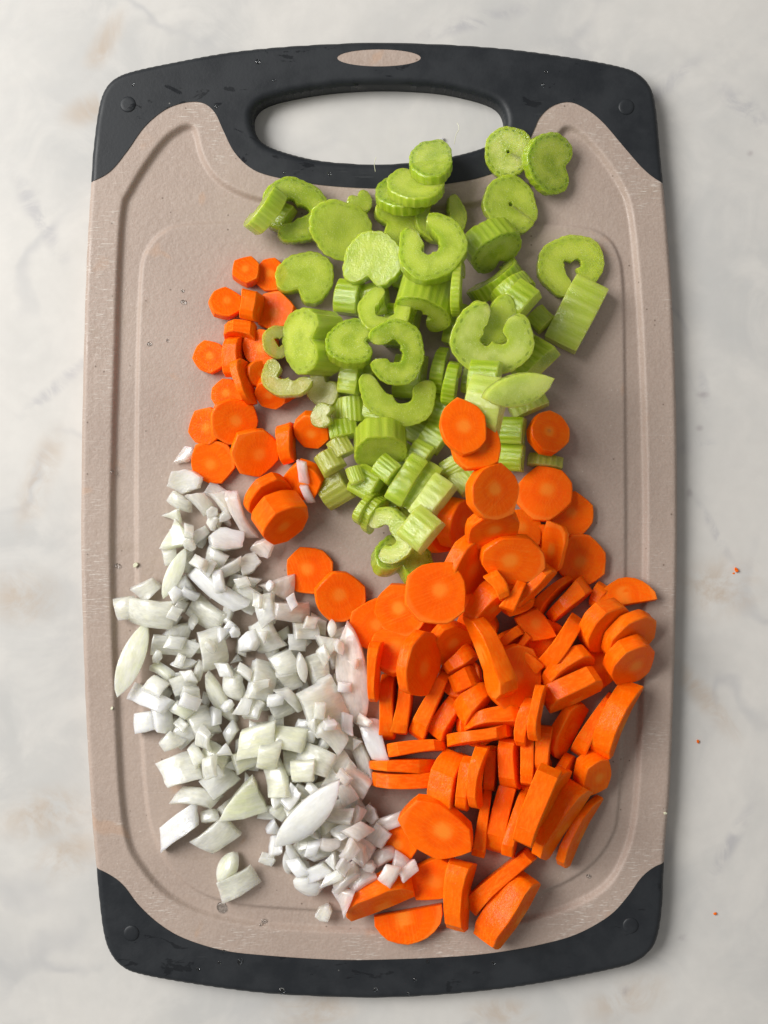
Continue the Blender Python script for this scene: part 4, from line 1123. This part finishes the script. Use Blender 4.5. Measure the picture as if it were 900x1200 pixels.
for i_, (px_, py_) in enumerate([(312, 952), (330, 948), (318, 972), (338, 978), (345, 955), (322, 992), (366, 926), (386, 912), (340, 938), (405, 930), (398, 958), (408, 1000), (388, 1012), (420, 975),
        (372, 1022), (238, 868), (228, 884), (262, 880), (270, 858), (246, 900), (222, 824), (196, 872), (262, 950), (350, 1018)]):
    O('qqtsq'[i_ % 5], px_, py_, 22 + (i_ * 7) % 9, 15 + (i_ * 5) % 6, (i_ * 53) % 180, ('white', 'clear', 'bright')[i_ % 3] if px_ < 400 else 'pink')
# yellowish middle and big pieces
O('q', 345, 893, 36, 34, 20, 'yellow'); O('q', 368, 892, 54, 32, -20, 'clear', 8); O('q', 354, 904, 40, 26, 10, 'yellow'); O('l', 327, 925, 58, 22, 84, 'white', 8); O('q', 321, 912, 24, 42, 10, 'yellow', 8)
O('q', 288, 893, 36, 28, 20, 'yellow', 8); O('q', 337, 865, 50, 32, -10, 'yellow', 9); O('q', 300, 869, 46, 34, 12, 'yellow', 9, 'glossy yellowish onion slab with a wet glint'); O('q', 314, 888, 26, 32, 0, 'yellow', 8)
O('t', 284, 938, 64, 58, 8, 'green', 14, 'large pale green onion wedge on the heap edge'); O('l', 358, 958, 112, 36, 45, 'bright', 10, 'large curved white onion horn lying over the heap', -.25, 12, -45)
# on the carrots
O('s', 355, 553, 26, 9, -84, 'pink', 5, 'upper pink onion sliver lying on a carrot lump'); O('s', 360, 579, 22, 9, -70, 'pink', 5, 'lower pink onion sliver lying on a carrot lump')

# ------------------------------------------------------------------ where each unnamed bit lies: the nearest easily found neighbour
MARK = {'onion_piece': [(358, 958, 'the curved white onion horn'), (284, 938, 'the large pale green onion wedge'), (415, 794, 'the largest onion leaf'), (152, 772, 'the large greenish onion leaf'),
            (258, 820, 'the yellow-green onion sliver'), (291, 753, 'the chalky onion chip'), (253, 691, 'the silvery-ended onion strip'), (362, 1040, 'the blunt bright onion lump'), (326, 606, 'the thick carrot drum'),
            (398, 700, 'the eight-sided carrot coins'), (207, 971, 'the shiny silvery onion strip'), (217, 562, 'the topmost onion lump'), (300, 869, 'the glossy yellowish slab'), (437, 868, 'the torn white strip'),
            (476, 912, 'the level carrot strips'), (500, 980, 'the fan shaped carrot'), (380, 829, 'the broad smooth onion block'), (169, 847, 'the white onion cube'), (446, 1058, 'the ragged carrot slice'), (202, 672, 'the upright greenish leaf'),
            (380, 752, 'the shaded onion prism'), (419, 996, 'the pale pink onion square')],
        'celery_chunk': [(445, 518, 'the smooth-faced celery drum'), (467, 455, 'the smiling celery crescent'), (577, 394, 'the large pale celery crescent'), (490, 570, 'the three slanted celery sticks'), (506, 290, 'the big hooked slice'),
            (379, 487, 'the tiny olive celery bit'), (462, 411, 'the open celery curl'), (398, 266, 'the round dotted slice'), (545, 512, 'the two carrot ovals'), (500, 345, 'the glossy rounded tube'), (391, 545, 'the onion-topped carrot lump'), (430, 600, 'the two leaning celery slices')],
        'carrot_slice': [(511, 695, 'the large pale octagon'), (568, 772, 'the long pale wedge'), (629, 733, 'the diamond piece'), (590, 900, 'the upright row'), (670, 800, 'the curved twin slices'), (602, 656, 'the large oval slice'),
            (615, 960, 'the lower row'), (650, 698, 'the three parallel slices'), (735, 750, 'the stack on the rim'), (303, 437, 'the tall thin edge slice'), (697, 908, 'the blunt lump'), (508, 830, 'the frayed slanted stick')]}
for o in list(C.objects):
    if o.parent or 'group' not in o: continue
    kind = o.name.split('.')[0]
    if kind not in MARK: continue
    s_ = D / (D - (o.location.z - Z0)); px = o.location.x * s_ / U + 450; py = 600 - o.location.y * s_ / U
    near = min(MARK[kind], key=lambda m: (m[0] - px) ** 2 + (m[1] - py) ** 2)[2]
    d = sorted(o.dimensions); size = 'small' if d[2] < 20 * U else ('broad' if d[2] > 34 * U else 'middling')
    if kind == 'onion_piece': w = f"{size} {o['label'].split(' onion piece')[0]} onion piece near {near}"
    elif kind == 'celery_chunk': w = f"{size} squarish {'pale' if 'pale' in o.data.materials[0].name else 'olive' if 'olive' in o.data.materials[0].name else 'green'} celery chunk near {near}"
    else: w = f"{size} orange carrot scrap wedged low near {near}"
    o['label'] = w; o['group'] = w.replace(' piece ', ' pieces ').replace(' chunk ', ' chunks ').replace(' scrap ', ' scraps ')

# ------------------------------------------------------------------ droplets and crumbs
def droplet(px, py, r, label, group, sq=.42):
    bm = bmesh.new(); bmesh.ops.create_uvsphere(bm, u_segments=14, v_segments=8, radius=r * U)
    e = rng.uniform(.75, 1.25)
    for v in bm.verts: v.co.x *= e; v.co.z *= sq * (1 if v.co.z > 0 else .25)
    me = bpy.data.meshes.new('water_drop'); bm.to_mesh(me); bm.free(); me.polygons.foreach_set('use_smooth', [True] * len(me.polygons))
    o = settle('water_drop', me, px, py, rot_of(0, 0, rng.uniform(0, 360)), MAT['water'], 50)
    tag(o, label, 'water drop', group)
for p in ((302, 72, 3), (333, 202, 2), (386, 204, 2), (321, 94, 2), (253, 125, 2), (156, 99, 2), (636, 99, 2), (640, 84, 2)):
    droplet(*p, 'tiny water drop on the charcoal rubber around the handle', 'water drops on the handle end')
for p in ((281, 1127, 4), (262, 1115, 2), (257, 1128, 2), (232, 1136, 2), (440, 1160, 3), (501, 1127, 2), (578, 1129, 2), (486, 1148, 2), (478, 1165, 2), (330, 1162, 4)):
    droplet(*p, 'tiny water drop on the charcoal rubber below the vegetables', 'water drops on the lower end')
for p in ((215, 354, 3), (214, 341, 2), (175, 403, 3), (196, 399, 2), (309, 1080, 3), (305, 1085, 2), (137, 663, 3), (131, 553, 2), (690, 1027, 3), (643, 505, 2)):
    droplet(*p, 'tiny water drop on the bare beige board', 'water drops on the beige board')
droplet(260, 1064, 6, 'flat ring shaped water drop in the lower groove', None, .3)
def crumb(px, py, r, mat, label, group=None, cat='crumb'):
    me = prism('crumb', onion_loop('h', r * 2, r * 1.4), r * .9, ch=.4, warp=.2)
    o = settle('food_crumb', me, px, py, rot_of(10, rng.uniform(0, 360), rng.uniform(0, 180)), MAT[mat], 60); tag(o, label, cat, group)
for p in ((863, 668, 3.2), (818, 869, 2.4), (838, 1071, 2.2), (860, 672, 1.5)): crumb(*p, 'carrot', 'tiny orange crumb on the bare marble', 'orange crumbs on the marble')
crumb(517, 164, 4, 'pink', 'pinkish shaving in the handle slot beside the celery stack')
for p in ((159, 662, 3.5), (131, 830, 2.0), (780, 953, 2.2)): crumb(*p, 'fibre', 'pale crumb on the beige board rim', 'pale crumbs on the rim')
def fibre(pts, label):
    cu = bpy.data.curves.new('celery_thread', 'CURVE'); cu.dimensions = '3D'; cu.bevel_depth = .35 * U; cu.bevel_resolution = 1
    s = cu.splines.new('BEZIER'); s.bezier_points.add(len(pts) - 1)
    for b, (px, py, h) in zip(s.bezier_points, pts):
        x, y = pxy(px, py); b.co = (x, y, h * mm); b.handle_left_type = b.handle_right_type = 'AUTO'
    tmp = bpy.data.objects.new('thread_curve', cu); me = bpy.data.meshes.new_from_object(tmp); bpy.data.objects.remove(tmp); bpy.data.curves.remove(cu)
    me.name = 'celery_thread'; tag(new_obj('celery_thread', me, None, MAT['fibre']), label, 'thread')
fibre([(531, 176, 17), (533, 166, 19), (536, 160, 20), (534, 153, 19)], 'pale celery thread sticking out by the handle slot')
fibre([(440, 208, 18), (439, 200, 20), (441, 194, 21)], 'short celery thread on the leaning stack')
